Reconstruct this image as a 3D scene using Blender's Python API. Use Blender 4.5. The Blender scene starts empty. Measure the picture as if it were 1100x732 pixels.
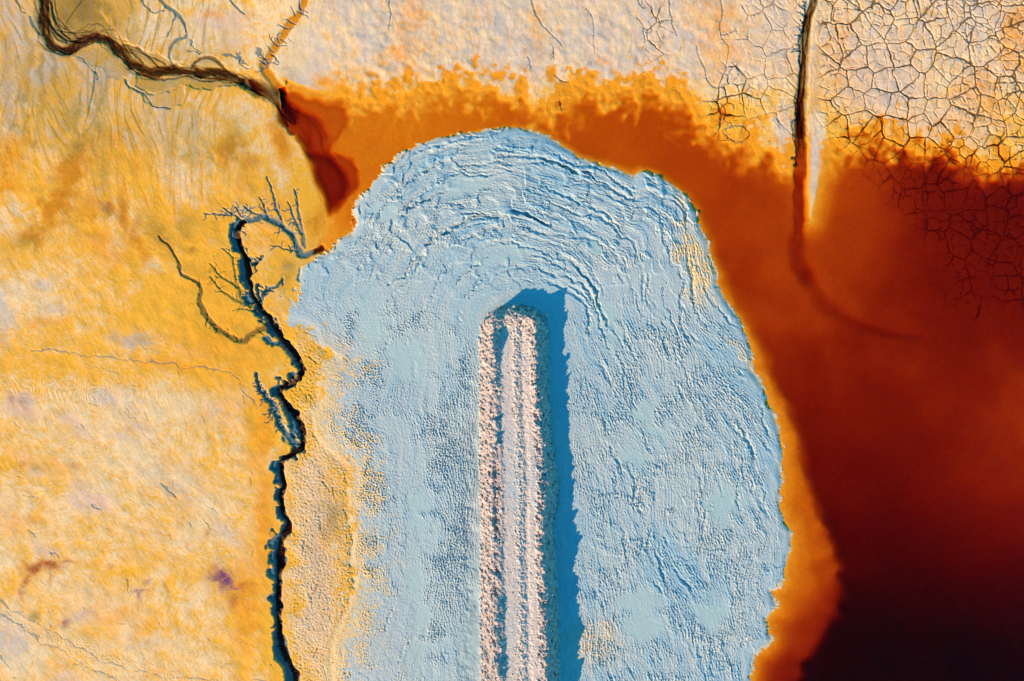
import bpy, math, random
import numpy as np

# ------------------------------------------------------------------ camera, sky, sun, exposure
S = 0.12                       # metres per unit of the ground plan (1 unit = 12 cm)
CX, CY = 550.0, 366.0          # plan point straight under the camera
ZREF = 0.55                    # mean ground level
ALT = 92.0                     # drone height above the mean ground
scene = bpy.context.scene
cam = bpy.data.cameras.new('camera')
cam.sensor_width = 36.0
cam.lens = 36.0 * ALT / (1100 * S)
cam.clip_start = 0.5
cam.clip_end = 6000.0
camo = bpy.data.objects.new('camera', cam)
camo.location = (0, 0, ALT + ZREF)
camo.rotation_euler = (0, 0, 0)
scene.collection.objects.link(camo)
scene.camera = camo

SUN_EL, SUN_DIR = 26.0, 42.0   # elevation; heading the light travels (deg from +x towards +y)
world = bpy.data.worlds.new('World')
scene.world = world
world.use_nodes = True
wn = world.node_tree
wn.nodes.clear()
sky = wn.nodes.new('ShaderNodeTexSky')
sky.sky_type = 'NISHITA'
sky.sun_disc = False
sky.sun_elevation = math.radians(SUN_EL)
sx, sy = -math.cos(math.radians(SUN_DIR)), -math.sin(math.radians(SUN_DIR))   # where the sun stands
sky.sun_rotation = math.atan2(sx, sy)
sky.altitude = 900
sky.air_density = 1.0
sky.dust_density = 0.2
sky.ozone_density = 4.0
bg = wn.nodes.new('ShaderNodeBackground')
bg.inputs['Strength'].default_value = 0.15
wo = wn.nodes.new('ShaderNodeOutputWorld')
tint = wn.nodes.new('ShaderNodeMix')          # added filter: cuts red from the sky light so shadows turn teal
tint.data_type = 'RGBA'
tint.blend_type = 'MULTIPLY'
tint.inputs[0].default_value = 1.0
tint.inputs[7].default_value = (0.14, 1.0, 1.02, 1)
wn.links.new(sky.outputs[0], tint.inputs[6])
wn.links.new(tint.outputs[2], bg.inputs['Color'])
wn.links.new(bg.outputs[0], wo.inputs['Surface'])

sun = bpy.data.lights.new('sun', 'SUN')
sun.energy = 4.8
sun.angle = math.radians(0.5)
sun.color = (1.0, 0.64, 0.37)
suno = bpy.data.objects.new('sun', sun)
from mathutils import Vector
ce = math.cos(math.radians(SUN_EL))
suno.rotation_euler = Vector((-sx * ce, -sy * ce, -math.sin(math.radians(SUN_EL)))).to_track_quat('-Z', 'Y').to_euler()
suno.location = (-60, -60, 60)
scene.collection.objects.link(suno)

vs = scene.view_settings
vs.view_transform = 'Standard'
vs.look = 'None'
vs.exposure = 1.15
vs.gamma = 1.0
vs.use_curve_mapping = False
scene.cycles.max_bounces = 5
scene.cycles.diffuse_bounces = 2
scene.cycles.transparent_max_bounces = 8
scene.cycles.volume_bounces = 0

# ------------------------------------------------------------------ plan grid and noise
F = np.float32
rng = np.random.default_rng(7)
STEP = 0.6

def axis(a, b, far):
    fine = np.arange(a, b + STEP * 0.5, STEP)
    out, d = [], STEP
    p = fine[-1]
    while p - b < far:
        d *= 1.07
        p += d
        out.append(p)
    out = np.array(out) - fine[-1]
    return np.concatenate([fine[0] - out[::-1], fine, fine[-1] + out]), len(out)

xs, NXO = axis(-22.5, 1122.5, 9000)
ys, NYO = axis(-22.5, 755.0, 9000)
NX, NY = len(xs), len(ys)
X, Y = np.meshgrid(xs.astype(F), ys.astype(F))

TH, TW = 1536, 2048

def tex(seed, lmin, lmax, beta=1.0, ax=1.0, ay=1.0):
    """periodic band limited noise, unit variance; lengths in plan units; ax, ay stretch it along x, y"""
    r = np.random.default_rng(seed)
    n = r.standard_normal((TH, TW))
    fy = np.fft.fftfreq(TH, STEP)[:, None] * ay
    fx = np.fft.rfftfreq(TW, STEP)[None, :] * ax
    f = np.sqrt(fx * fx + fy * fy)
    f[0, 0] = 1
    amp = f ** (-beta) / (1 + (f * lmin) ** 6) / (1 + (1 / (f * lmax)) ** 6)
    amp[0, 0] = 0
    o = np.fft.irfft2(np.fft.rfft2(n) * amp, s=(TH, TW))
    return (o / o.std()).astype(F)

def smp(t, u, v):
    """bilinear wrap lookup, u, v in plan units"""
    u = u / STEP
    v = v / STEP
    iu = np.floor(u)
    iv = np.floor(v)
    fu = (u - iu).astype(F)
    fv = (v - iv).astype(F)
    iu = iu.astype(np.int64) % TW
    iv = iv.astype(np.int64) % TH
    iu1 = (iu + 1) % TW
    iv1 = (iv + 1) % TH
    return (t[iv, iu] * (1 - fu) + t[iv, iu1] * fu) * (1 - fv) + (t[iv1, iu] * (1 - fu) + t[iv1, iu1] * fu) * fv

def ss(a, b, x):
    t = np.clip((x - a) / (b - a), 0, 1)
    return t * t * (3 - 2 * t)

def lerp(a, b, t):
    return a + (b - a) * t

T_big = tex(1, 40, 400, 1.3)
T_mid = tex(2, 12, 90, 1.2)
T_sml = tex(3, 4, 30, 1.0)
T_fin = tex(4, 2.0, 8, 0.6)
T_mid2 = tex(5, 12, 90, 1.2)
T_sml2 = tex(6, 4, 30, 1.0)
T_big2 = tex(8, 40, 400, 1.3)
T_ver = tex(9, 2.5, 40, 1.1, ax=1.0, ay=0.22)     # streaks running up and down the plan
T_shore = tex(19, 7, 60, 1.1, ax=1.0, ay=0.35)
T_dia = tex(10, 2.5, 30, 1.0)

n_big, n_mid, n_sml, n_fin = smp(T_big, X, Y), smp(T_mid, X, Y), smp(T_sml, X, Y), smp(T_fin, X, Y)
n_mid2, n_sml2, n_big2 = smp(T_mid2, X, Y), smp(T_sml2, X, Y), smp(T_big2, X, Y)
n_ver = smp(T_ver, X, Y * 0.22)
ca, sa = math.cos(1.0), math.sin(1.0)
n_dia = smp(T_dia, (X * ca + Y * sa) * 0.28, -X * sa + Y * ca)

def catmull(pts, per=6):
    P = np.array(pts, float)
    P = np.vstack([2 * P[0] - P[1], P, 2 * P[-1] - P[-2]])
    out = []
    for i in range(1, len(P) - 2):
        p0, p1, p2, p3 = P[i - 1], P[i], P[i + 1], P[i + 2]
        for k in range(per):
            t = k / per
            out.append(0.5 * ((2 * p1) + (-p0 + p2) * t + (2 * p0 - 5 * p1 + 4 * p2 - p3) * t * t + (-p0 + 3 * p1 - 3 * p2 + p3) * t ** 3))
    out.append(P[-2])
    return np.array(out)

def seg_field(px, py, P, closed=False):
    """distance to polyline and arc fraction; inside flag if closed"""
    best = np.full(px.shape, 1e12, F)
    arc = np.zeros(px.shape, F)
    side = np.zeros(px.shape, F)
    inside = np.zeros(px.shape, bool)
    n = len(P)
    L = np.concatenate([[0], np.cumsum(np.hypot(*np.diff(P, axis=0).T))])
    for i in range(n if closed else n - 1):
        a, b = P[i], P[(i + 1) % n]
        dx, dy = float(b[0] - a[0]), float(b[1] - a[1])
        l2 = dx * dx + dy * dy + 1e-9
        qx, qy = px - F(a[0]), py - F(a[1])
        t = np.clip((qx * dx + qy * dy) / l2, 0, 1)
        ex, ey = qx - t * dx, qy - t * dy
        d = ex * ex + ey * ey
        m = d < best
        best = np.where(m, d, best)
        if closed:
            c = ((a[1] > py) != (b[1] > py))
            if dy != 0:
                c &= px < dx * (py - a[1]) / dy + a[0]
            inside ^= c
        else:
            arc = np.where(m, (L[i] + t * (L[i + 1] - L[i])) / L[-1], arc)
            side = np.where(m, dx * qy - dy * qx, side)
    return np.sqrt(best), (inside if closed else arc), side

def sdf(P, wx=X, wy=Y):
    """signed distance, positive inside"""
    d, ins, _ = seg_field(wx, wy, np.array(P, float), True)
    return np.where(ins, d, -d).astype(F)

def window(P, m):
    x0, x1 = np.searchsorted(xs, [P[:, 0].min() - m, P[:, 0].max() + m])
    y0, y1 = np.searchsorted(ys, [P[:, 1].min() - m, P[:, 1].max() + m])
    return slice(y0, y1), slice(x0, x1)

# ------------------------------------------------------------------ outlines traced on the plan
FAN = [(555, 136), (587, 144), (605, 156), (625, 169), (651, 177), (670, 184), (680, 188), (690, 182), (709, 188), (722, 198), (740, 211), (749, 227),
       (753, 245), (761, 258), (763, 273), (766, 284), (772, 294), (771, 305), (781, 323), (797, 346), (805, 362), (808, 375), (810, 388), (807, 396), (819, 413),
       (828, 430), (834, 451), (841, 471), (843, 487), (840, 505), (842, 521), (839, 540), (842, 555), (851, 571), (852, 589), (847, 604), (845, 622),
       (838, 633), (830, 637), (836, 654), (825, 666), (827, 678), (830, 690), (822, 699), (813, 705), (808, 732), (800, 790), (790, 900), (700, 1250), (400, 1250),
       (345, 1000), (352, 800), (355, 732), (355, 692), (372, 650), (379, 625), (376, 602), (378, 580), (372, 550), (371, 526), (372, 503), (350, 485),
       (334, 464), (333, 446), (341, 435), (338, 412), (344, 399), (362, 386), (342, 373), (339, 359), (328, 350), (304, 345), (300, 335), (310, 324),
       (319, 304), (322, 289), (332, 278), (343, 274), (356, 268), (363, 255), (376, 251), (380, 242), (379, 224), (382, 216), (395, 198), (404, 188),
       (418, 175), (436, 161), (457, 150), (491, 143), (529, 137)]
POND = [(294, 93), (308, 80), (327, 90), (348, 97), (364, 100), (385, 106), (410, 108), (436, 104), (467, 97), (504, 93), (540, 99), (566, 108), (592, 119), (604, 116), (610, 97),
        (626, 90), (644, 101), (665, 96), (685, 103), (696, 88), (716, 97), (734, 106), (748, 130), (773, 138), (785, 154), (804, 148), (812, 170), (830, 166),
        (846, 178), (854, 177), (856, 160), (868, 160), (870, 200), (873, 236), (879, 205), (886, 182), (896, 163), (922, 153), (950, 148), (976, 156), (1000, 158), (1028, 164), (1054, 177), (1080, 180), (1104, 182),
        (1250, 200), (1500, 180), (1900, 500), (2000, 900), (1700, 1400), (900, 1500), (800, 1250), (790, 900), (770, 732), (700, 500), (600, 300), (400, 300), (374, 262),
        (350, 276), (340, 271), (349, 240), (343, 214), (332, 190), (326, 170), (317, 153), (309, 135), (299, 114)]
BENCH = [(690, 170), (730, 192), (757, 222), (768, 256), (782, 288), (790, 310), (806, 340), (820, 368), (836, 412), (851, 443), (862, 472), (869, 503), (875, 529), (888, 563), (900, 586),
         (908, 615), (908, 646), (900, 669), (885, 690), (867, 718), (858, 760), (840, 900), (600, 900), (400, 500), (420, 200), (480, 148), (530, 131), (580, 134), (630, 158)]
DYKE = [(514, 362), (516, 349), (521, 339), (531, 331), (545, 327), (560, 326), (573, 328), (583, 339), (588, 356), (589, 400), (591, 440), (592, 470), (597, 500), (601, 522),
        (600, 542), (595, 562), (597, 600), (600, 650), (601, 700), (602, 760), (606, 1180), (520, 1180), (516, 760), (516, 700), (515, 640), (516, 575), (514, 520), (515, 470), (514, 420)]

wx = X + 2.2 * n_sml + 1.2 * n_fin
wy = Y + 2.2 * n_sml2 + 1.2 * smp(T_fin, X + 331, Y + 97)
ragl = ss(420, 330, X) * ss(290, 350, Y)                    # the ragged, sandy left side of the tailings
wxf = X + (1.3 + 5.5 * ragl) * n_sml + (1.1 + 6.5 * ragl) * n_fin + (1.2 + 9 * ragl) * n_mid
wyf = Y + (1.3 + 3.0 * ragl) * n_sml2 + 6 * ragl * n_mid2
fan = sdf(FAN, wxf, wyf)
fan_s = sdf(FAN)
shore_rag = ss(250, 130, Y) * (1 - 0.9 * np.exp(-((X - 872) / 16) ** 2)) * (1 - 0.85 * np.exp(-((X - 325) / 48) ** 2))
pond = sdf(POND, X + shore_rag * (2.5 * n_mid + 0.4 * n_sml), Y + shore_rag * (7.5 * smp(T_shore, X, Y * 0.35) + 4 * n_mid2 + 0.4 * n_sml2))
bench = sdf(BENCH, X + 1.5 * n_mid, Y + 1.5 * n_mid2)
dyke = sdf(DYKE, X + 0.9 * n_fin, Y + 0.9 * n_sml)

# ------------------------------------------------------------------ optical depth of the pond
DP = np.array([(400, 130, .55), (420, 170, .75), (470, 125, .85), (530, 118, .85), (600, 140, 1.35), (650, 150, 1.45), (720, 130, 1.5), (700, 165, 1.6), (760, 170, 1.8), (780, 230, 1.9),
               (830, 220, 1.7), (800, 290, 2.2), (850, 300, 2.0), (850, 380, 2.2), (900, 220, 1.5), (900, 270, 1.7), (950, 220, 2.1), (950, 300, 2.2), (1000, 220, 2.5),
               (1000, 300, 2.7), (1050, 230, 2.8), (1090, 260, 2.9), (1050, 330, 2.7), (950, 380, 2.5), (900, 430, 2.5), (950, 460, 2.5), (1030, 420, 2.3), (1090, 450, 2.1),
               (1060, 510, 2.0), (880, 480, 2.6), (900, 520, 3.0), (950, 520, 2.8), (990, 520, 2.7), (1040, 560, 2.7), (1090, 570, 2.5), (950, 570, 3.6), (920, 560, 4.2),
               (1000, 610, 5.0), (1090, 630, 4.2), (950, 640, 6.9), (1050, 680, 7.2), (920, 700, 7.4), (1100, 732, 7.4), (1300, 700, 6), (1300, 300, 4), (1600, 800, 6), (1100, 1000, 7), (1500, 1200, 5)], float)
num = np.zeros_like(X)
den = np.zeros_like(X)
for x, y, d in DP:
    w = np.exp(-((X - x) ** 2 + (Y - y) ** 2) / (2 * 46.0 ** 2)) + 1e-4 / (1 + ((X - x) ** 2 + (Y - y) ** 2) / 2e4) ** 2
    num += w * d
    den += w
D_open = num / den
D_open = D_open * (1 + 0.015 * n_mid + 0.035 * n_big + 0.01 * n_sml)
D_open = D_open * lerp(1.0, 1.42, ss(1.8, 2.6, D_open))
D_bench = 0.14 + 0.060 * np.clip(-fan_s, 0, 70) ** 0.9 * lerp(3.0, 0.9, ss(230, 440, Y)) * (1 + 0.10 * n_mid)
D_bench = D_bench + 1.7 * ss(625, 735, Y) * ss(0, 30, -fan_s)
edge = ss(9, -11, bench)
D = lerp(np.minimum(D_bench, D_open), D_open, edge)
shore = np.clip(pond, 0, 400)
D *= 0.10 + 0.90 * ss(0, 30, shore) ** 0.9

# deeper, darker red tongue below the stream mouth
def poly_add(P, blur, warp=2.0):
    return ss(-blur, blur, sdf(P, X + warp * n_mid + 0.3 * n_sml, Y + warp * n_mid2 + 0.3 * n_sml2))
def tongue(P, level, blur, rim=0.0, warp=1.5):
    """a plume of heavier water: soft inside, a darker line along its front"""
    global D
    f = sdf(P, X + warp * n_mid + 0.3 * n_sml, Y + warp * n_mid2 + 0.3 * n_sml2)
    D = np.maximum(D, level * ss(-blur, blur, f) * ss(-1, 9, pond))
    if rim:
        D = D + rim * np.exp(-((f - blur) / 1.8) ** 2) * ss(0, 6, pond)
tongue([(298, 97), (327, 102), (348, 106), (363, 107), (372, 114), (375, 125), (370, 140), (361, 153), (357, 163), (344, 165), (320, 140), (305, 118)], 1.25, 5.0, 0.2)
tongue([(298, 97), (313, 106), (326, 116), (338, 121), (345, 126), (349, 134), (352, 150), (356, 163), (330, 172), (318, 150), (308, 132), (300, 114)], 2.1, 9.0, 0.12)
tongue([(357, 161), (372, 164), (381, 174), (387, 187), (381, 203), (372, 205), (364, 185)], 1.9, 5.0, 0.2)
tongue([(322, 152), (340, 160), (354, 163), (367, 176), (376, 192), (376, 207), (367, 217), (353, 230), (346, 215), (335, 186), (327, 168)], 3.5, 8.0, 0.35)
for P in ([(300, 104), (318, 122), (328, 142), (336, 160), (352, 172)], [(306, 108), (326, 122), (342, 140), (346, 160), (360, 176), (372, 194)], [(318, 118), (336, 126), (350, 144), (352, 160)],
          [(312, 128), (322, 146), (332, 158), (330, 172)], [(330, 124), (333, 140), (330, 155)], [(350, 166), (364, 182), (370, 198), (362, 214)]):
    C_ = catmull(P)
    sl_ = window(C_, 14)
    d_, _, _ = seg_field(X[sl_], Y[sl_], C_)
    D[sl_] += (0.28 * np.exp(-(d_ / 1.6) ** 2) + 0.25 * np.exp(-(d_ / 5) ** 2)) * ss(0, 6, pond[sl_])

# ------------------------------------------------------------------ heights (metres)
DEPTH = 0.06
sdl = np.clip(-pond, 0, 2000)
land_top = lerp(0.95, 0.55, ss(330, 520, X))
z_land = 0.015 + land_top * (1 - np.exp(-sdl / 130.0)) + 0.003 * n_sml * ss(0, 20, sdl) + 0.002 * n_fin
z_land += 0.022 * n_mid * ss(0, 60, sdl) + 0.004 * n_dia * ss(0, 60, sdl) * ss(420, 300, X)
z_land += 0.006 * n_ver * ss(5, 40, sdl) * ss(260, 120, Y)
Z = np.where(pond > 0, -DEPTH * D + 0.0015 * n_fin + 0.003 * n_sml, z_land)

masks = {k: np.zeros_like(X) for k in ('pale', 'pink', 'lilac', 'rust', 'wetochre', 'olive', 'red', 'violet', 'grey', 'dark')}

def stroke(P, w0, w1, depth=0.0, soft=0.6, bank=None, mask=None, amt=1.0, wig=0.0, per=6, spl=True, vary=0.0):
    """carve (or raise, depth<0) along a polyline whose half width runs from w0 to w1"""
    P = catmull(P, per) if spl and len(P) > 2 else np.array(P, float)
    sl = window(P, max(w0, w1) * (2.5 + soft) + 4)
    px, py = X[sl], Y[sl]
    if px.size == 0:
        return
    if wig:
        px = px + wig * (0.7 * n_mid[sl] + 0.35 * n_sml[sl])
        py = py + wig * (0.7 * n_mid2[sl] + 0.35 * n_sml2[sl])
    d, a, side = seg_field(px, py, P)
    w = lerp(w0, w1, a)
    if vary:
        w = w * np.clip(1 + vary * n_mid2[sl], 0.4, 1.8)
    m = ss(1 + soft, 1 - soft, d / w)
    if depth:
        Z[sl] -= depth * m
    if mask:
        for k in mask.split(','):
            masks[k][sl] = np.maximum(masks[k][sl], amt * m)

def branches(P, n, ln, seed, spread=1.0, w=0.9, depth=0.07, mask='grey', side=0, amt=0.9):
    """little feeder rills that leave a channel sideways, each with twigs"""
    r = random.Random(seed)
    C = catmull(P, 6)
    for _ in range(n):
        i = r.randrange(1, len(C) - 1)
        t = C[i + 1] - C[i - 1]
        t = t / (np.hypot(*t) + 1e-9)
        s = side if side else r.choice((-1, 1))
        ang = s * r.uniform(0.6, 1.3) * spread
        d = np.array([t[0] * math.cos(ang) - t[1] * math.sin(ang), t[0] * math.sin(ang) + t[1] * math.cos(ang)]) * (-1 if r.random() < 0.5 else 1)
        if side:
            d = np.array([-t[1], t[0]]) * side + t * r.uniform(-0.7, 0.7)
            d /= np.hypot(*d)
        l = r.uniform(0.4, 1.0) * ln
        pts = [C[i]]
        for k in range(3):
            a = r.uniform(-0.5, 0.5)
            d = np.array([d[0] * math.cos(a) - d[1] * math.sin(a), d[0] * math.sin(a) + d[1] * math.cos(a)])
            pts.append(pts[-1] + d * l / 3)
            if r.random() < 0.5:
                b = r.choice((-1, 1)) * r.uniform(0.5, 1.0)
                e = np.array([d[0] * math.cos(b) - d[1] * math.sin(b), d[0] * math.sin(b) + d[1] * math.cos(b)])
                stroke([pts[-1], pts[-1] + e * l * 0.18, pts[-1] + e * l * 0.3 + np.array([r.uniform(-1, 1), r.uniform(-1, 1)])], w * 0.8, w * 0.4, depth * 0.7, 0.7, mask=mask, amt=amt)
        stroke(pts, w, w * 0.45, depth, 0.7, mask=mask, amt=amt)

# --- cracked mud: cell edges at three sizes
def cells(px, py, cell, seed):
    r = np.random.default_rng(seed)
    tab = r.random((256, 256, 2)).astype(F)
    gx = np.floor(px / cell).astype(int)
    gy = np.floor(py / cell).astype(int)
    f1 = np.full(px.shape, 1e9, F)
    f2 = np.full(px.shape, 1e9, F)
    for j in (-1, 0, 1):
        for i in (-1, 0, 1):
            t = tab[(gy + j) % 256, (gx + i) % 256]
            d = (gx + i + 0.08 + 0.84 * t[..., 0]) * cell - px
            e = (gy + j + 0.08 + 0.84 * t[..., 1]) * cell - py
            q = np.sqrt(d * d + e * e)
            f2 = np.minimum(f2, np.maximum(f1, q))
            f1 = np.minimum(f1, q)
    e = np.full(px.shape, 1e9, F)
    # second pass: true distance to the nearest cell wall
    bx = np.zeros(px.shape, F)
    by = np.zeros(px.shape, F)
    for j in (-1, 0, 1):
        for i in (-1, 0, 1):
            t = tab[(gy + j) % 256, (gx + i) % 256]
            d = (gx + i + 0.08 + 0.84 * t[..., 0]) * cell - px
            g = (gy + j + 0.08 + 0.84 * t[..., 1]) * cell - py
            m = np.sqrt(d * d + g * g) <= f1 + 1e-4
            bx = np.where(m, d, bx)
            by = np.where(m, g, by)
    for j in (-2, -1, 0, 1, 2):
        for i in (-2, -1, 0, 1, 2):
            t = tab[(gy + j) % 256, (gx + i) % 256]
            d = (gx + i + 0.08 + 0.84 * t[..., 0]) * cell - px
            g = (gy + j + 0.08 + 0.84 * t[..., 1]) * cell - py
            dx, dy = d - bx, g - by
            q = np.sqrt(dx * dx + dy * dy)
            w = (0.5 * (d + bx) * dx + 0.5 * (g + by) * dy) / np.maximum(q, 1e-6)
            e = np.where(q > 1e-3, np.minimum(e, w), e)
    return e

csl = (slice(int(np.searchsorted(ys, -60)), int(np.searchsorted(ys, 345))), slice(int(np.searchsorted(xs, 660)), int(np.searchsorted(xs, 1180))))
cx_, cy_ = X[csl], Y[csl]
qx = cx_ + 0.35 * n_sml[csl] + 2.6 * n_big[csl] + 0.8 * n_mid[csl]
qy = cy_ + 0.35 * n_sml2[csl] + 2.6 * n_big2[csl] + 0.8 * n_mid2[csl]
cbig = cells(qx, qy, 25, 21)
cmid = cells(qx, qy, 13, 22)
csml = cells(qx, qy, 7.5, 23)
def bl(x, y, rx, ry):
    return np.exp(-(((cx_ - x + 10 * n_mid2[csl]) / rx) ** 2 + ((cy_ - y + 10 * n_mid[csl]) / ry) ** 2))
right = ss(872, 888, cx_)
core = np.clip(bl(965, 85, 75, 60) + 0.6 * bl(960, 150, 60, 40), 0, 1)
reach = right * ss(345, 250, cy_ - 0.55 * (cx_ - 1000) + 22 * n_mid[csl]) * ss(900, 945, cx_ + 0.9 * np.clip(175 - cy_, -100, 60))
leftp = ss(775, 815, cx_ + 18 * n_mid[csl]) * ss(867, 855, cx_) * ss(150, 120, cy_ + 8 * n_mid2[csl]) * 0.8
midp = np.exp(-(((cx_ - 706) / 14) ** 2 + ((cy_ - 30) / 40) ** 2)) + np.exp(-(((cx_ - 785) / 22) ** 2 + ((cy_ - 110) / 45) ** 2))
wmod = 1.0 + 0.35 * n_mid2[csl]
gate = ss(-0.9, 0.1, n_sml[csl] + 0.5 * n_mid[csl])
c1 = ss(1.05, 0.35, cbig / np.clip(wmod, .55, 1.7)) * np.clip(reach + leftp * 0.7 + midp, 0, 1)
c2 = ss(0.95, 0.3, cmid / np.clip(wmod, .6, 1.6)) * np.clip(reach * (1 - 0.45 * core) + leftp * 0.5 + midp * 0.8, 0, 1) * lerp(gate, 1, 0.35)
c3 = ss(0.85, 0.25, csml) * np.clip(reach * (1 - core) * ss(190, 130, cy_) + leftp * 0.5, 0, 1) * ss(-0.4, 0.8, n_sml2[csl] + 0.5 * n_mid2[csl]) * 0.8
crack = np.clip(np.maximum(np.maximum(c1, c2 * 0.85), c3 * 0.7), 0, 1)
under = pond[csl] > 0
Z[csl] -= np.where(under, 0.045, 0.14) * crack
masks['dark'][csl] = np.maximum(masks['dark'][csl], 0.9 * ss(0.2, 0.9, crack))
crackzone = np.zeros_like(X)
crackzone[csl] = reach * 1.0

# --- levels of the running water and the ground around it
def corridor(P, l0, l1, reachd, bank):
    P = catmull(P)
    sl = window(P, reachd * 2)
    d, a, _ = seg_field(X[sl], Y[sl], P)
    lev = lerp(l0, l1, a) + bank
    k = ss(reachd * 1.8, reachd * 0.5, d)
    Z[sl] = np.where(pond[sl] > 2, Z[sl], lerp(Z[sl], lev + 0.25 * (Z[sl] - np.mean(Z[sl])), k))

STREAM = [(50, -60), (47, -12), (45, 21), (50, 41), (60, 52), (73, 54), (86, 46), (104, 40), (117, 45), (132, 58), (145, 71), (161, 77), (182, 75), (202, 76), (223, 78), (241, 79), (260, 86), (280, 95), (298, 106)]
corridor(STREAM, 0.62, 0.06, 60, 0.10)
# terraces and point bars round the stream
def plate(P, dz, blur=1.2, warp=2.5, mask=None, amt=1.0):
    P_ = np.array(P, float)
    sl = window(P_, 14)
    d, ins, _ = seg_field(X[sl] + warp * (0.6 * n_mid[sl] + 0.2 * n_sml[sl]), Y[sl] + warp * (0.6 * n_mid2[sl] + 0.2 * n_sml2[sl]), P_, True)
    m = ss(-blur, blur, np.where(ins, d, -d))
    Z[sl] += dz * m
    if mask:
        for k in mask.split(','):
            masks[k][sl] = np.maximum(masks[k][sl], amt * ss(-4, 4, np.where(ins, d, -d)))
plate([(48, -30), (100, -30), (112, 20), (128, 40), (150, 58), (128, 52), (110, 38), (90, 40), (74, 48), (60, 46), (50, 30)], -0.10, 1.5, mask='olive', amt=0.75)
plate([(100, -30), (138, -30), (142, 12), (136, 32), (139, 46), (126, 40), (112, 22), (104, 6)], 0.05, 1.3, mask='olive', amt=0.35)
plate([(64, 56), (90, 50), (116, 50), (140, 76), (128, 88), (112, 84), (108, 72), (92, 66)], -0.05, 2.0, mask='olive', amt=0.5)
plate([(134, 84), (142, 90), (152, 99), (168, 100), (188, 91), (196, 91), (194, 112), (180, 118), (166, 115), (152, 103)], -0.09, 1.0, mask='olive', amt=0.35)
plate([(146, 79), (185, 82), (210, 84), (240, 84), (262, 88), (240, 92), (226, 96), (210, 94), (196, 90), (180, 96), (160, 103), (146, 92)], -0.12, 0.9, mask='olive', amt=0.65)
plate([(128, 46), (146, 49), (165, 56), (180, 64), (196, 70), (182, 74), (160, 72), (146, 66), (136, 56)], -0.10, 1.0, mask='olive', amt=0.6)
plate([(206, 69), (213, 61), (222, 59), (232, 63), (240, 69), (250, 77), (226, 76), (210, 74)], -0.07, 0.9, mask='olive', amt=0.5)
for P, w, dp in [([(54, -20), (56, 12), (66, 32), (80, 43)], 1.1, .06), ([(58, -20), (60, 10), (72, 30), (86, 41)], 1.0, .05), ([(50, -8), (52, 20), (60, 38), (72, 46)], 1.3, .07),
                 ([(132, 48), (148, 52), (160, 62), (168, 72)], 1.2, .06), ([(140, 52), (156, 58), (176, 68)], 1.0, .05), ([(136, 50), (146, 60), (152, 68)], 1.2, .06),
                 ([(206, 70), (213, 62), (222, 60), (231, 63), (240, 72), (252, 80)], 1.6, .09), ([(146, 78), (170, 84), (200, 82), (220, 86), (244, 84)], 1.1, .05)]:
    stroke(P, w, w, dp, 0.6, mask='dark,olive', amt=0.8, wig=1.0)
stroke(STREAM, 6.5, 7.5, 0.10, 0.5, mask='olive', amt=0.85, wig=1.6)
stroke(STREAM, 3.0, 3.8, 0.14, 0.7, mask='dark', amt=0.9, wig=1.6)
def threads(P, half, n, seed, dp, amt, mask='dark'):
    C = catmull(P, 5)
    T = np.gradient(C, axis=0)
    T /= np.hypot(T[:, 0], T[:, 1])[:, None] + 1e-9
    N = np.stack([-T[:, 1], T[:, 0]], -1)
    r = random.Random(seed)
    for _ in range(n):
        i0 = r.randrange(0, max(1, len(C) - 14))
        i1 = min(len(C), i0 + r.randrange(10, 26))
        ph, fq = r.uniform(0, 6.28), r.uniform(.12, .4)
        off = [half * (0.75 * math.sin(ph + fq * k) + r.uniform(-.12, .12)) for k in range(i0, i1)]
        stroke([tuple(C[k] + N[k] * o) for k, o in zip(range(i0, i1), off)], r.uniform(.6, 1.3), .5, dp, 0.7, mask=mask, amt=amt, spl=False)
threads(STREAM, 6.5, 18, 61, 0.04, 0.8)
threads(STREAM, 11, 8, 62, 0.03, 0.45)
threads([(y_[0], y_[1] - 9) for y_ in STREAM[:10]], 9, 5, 63, 0.04, 0.6)
threads([(46, -20), (52, 14), (66, 34), (84, 40), (104, 34)], 7, 14, 64, 0.05, 0.75)
stroke([(260, 86), (280, 95), (298, 106), (308, 124)], 6, 9, 0.16, 0.6, mask='dark', amt=0.85, wig=1.6)
def flood(P, half, level):
    """sink the bed of a channel's last reach so that the pond stands in it"""
    C = catmull(P)
    sl = window(C, half * 3)
    d, a, _ = seg_field(X[sl] + n_mid[sl], Y[sl] + n_mid2[sl], C)
    Z[sl] = np.minimum(Z[sl], level + 0.30 * ss(half * 0.6, half * 1.5, d) + 9 * ss(half * 1.2, half * 2.2, d) + 0.12 * ss(0.25, 0, a) + 0.01 * n_sml[sl])
flood([(262, 87), (272, 91), (284, 97), (296, 105), (306, 118), (314, 136)], 8, -0.13)
threads([(258, 86), (270, 90), (282, 96), (294, 104), (304, 116), (312, 132)], 7, 14, 71, 0.04, 0.9)
FEED = [(338, -40), (327, 0), (312, 23), (301, 41), (289, 60), (286, 72), (291, 82), (300, 96)]
corridor(FEED, 0.5, 0.05, 16, 0.12)
stroke(FEED, 2.6, 5.5, 0.16, 0.6, mask='wetochre', amt=1.0, wig=1.2)
branches(FEED[1:6], 12, 13, 3, w=0.8, depth=0.06, mask='grey', side=1)
branches(FEED[1:6], 10, 12, 4, w=0.8, depth=0.06, mask='grey', side=-1)
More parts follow.
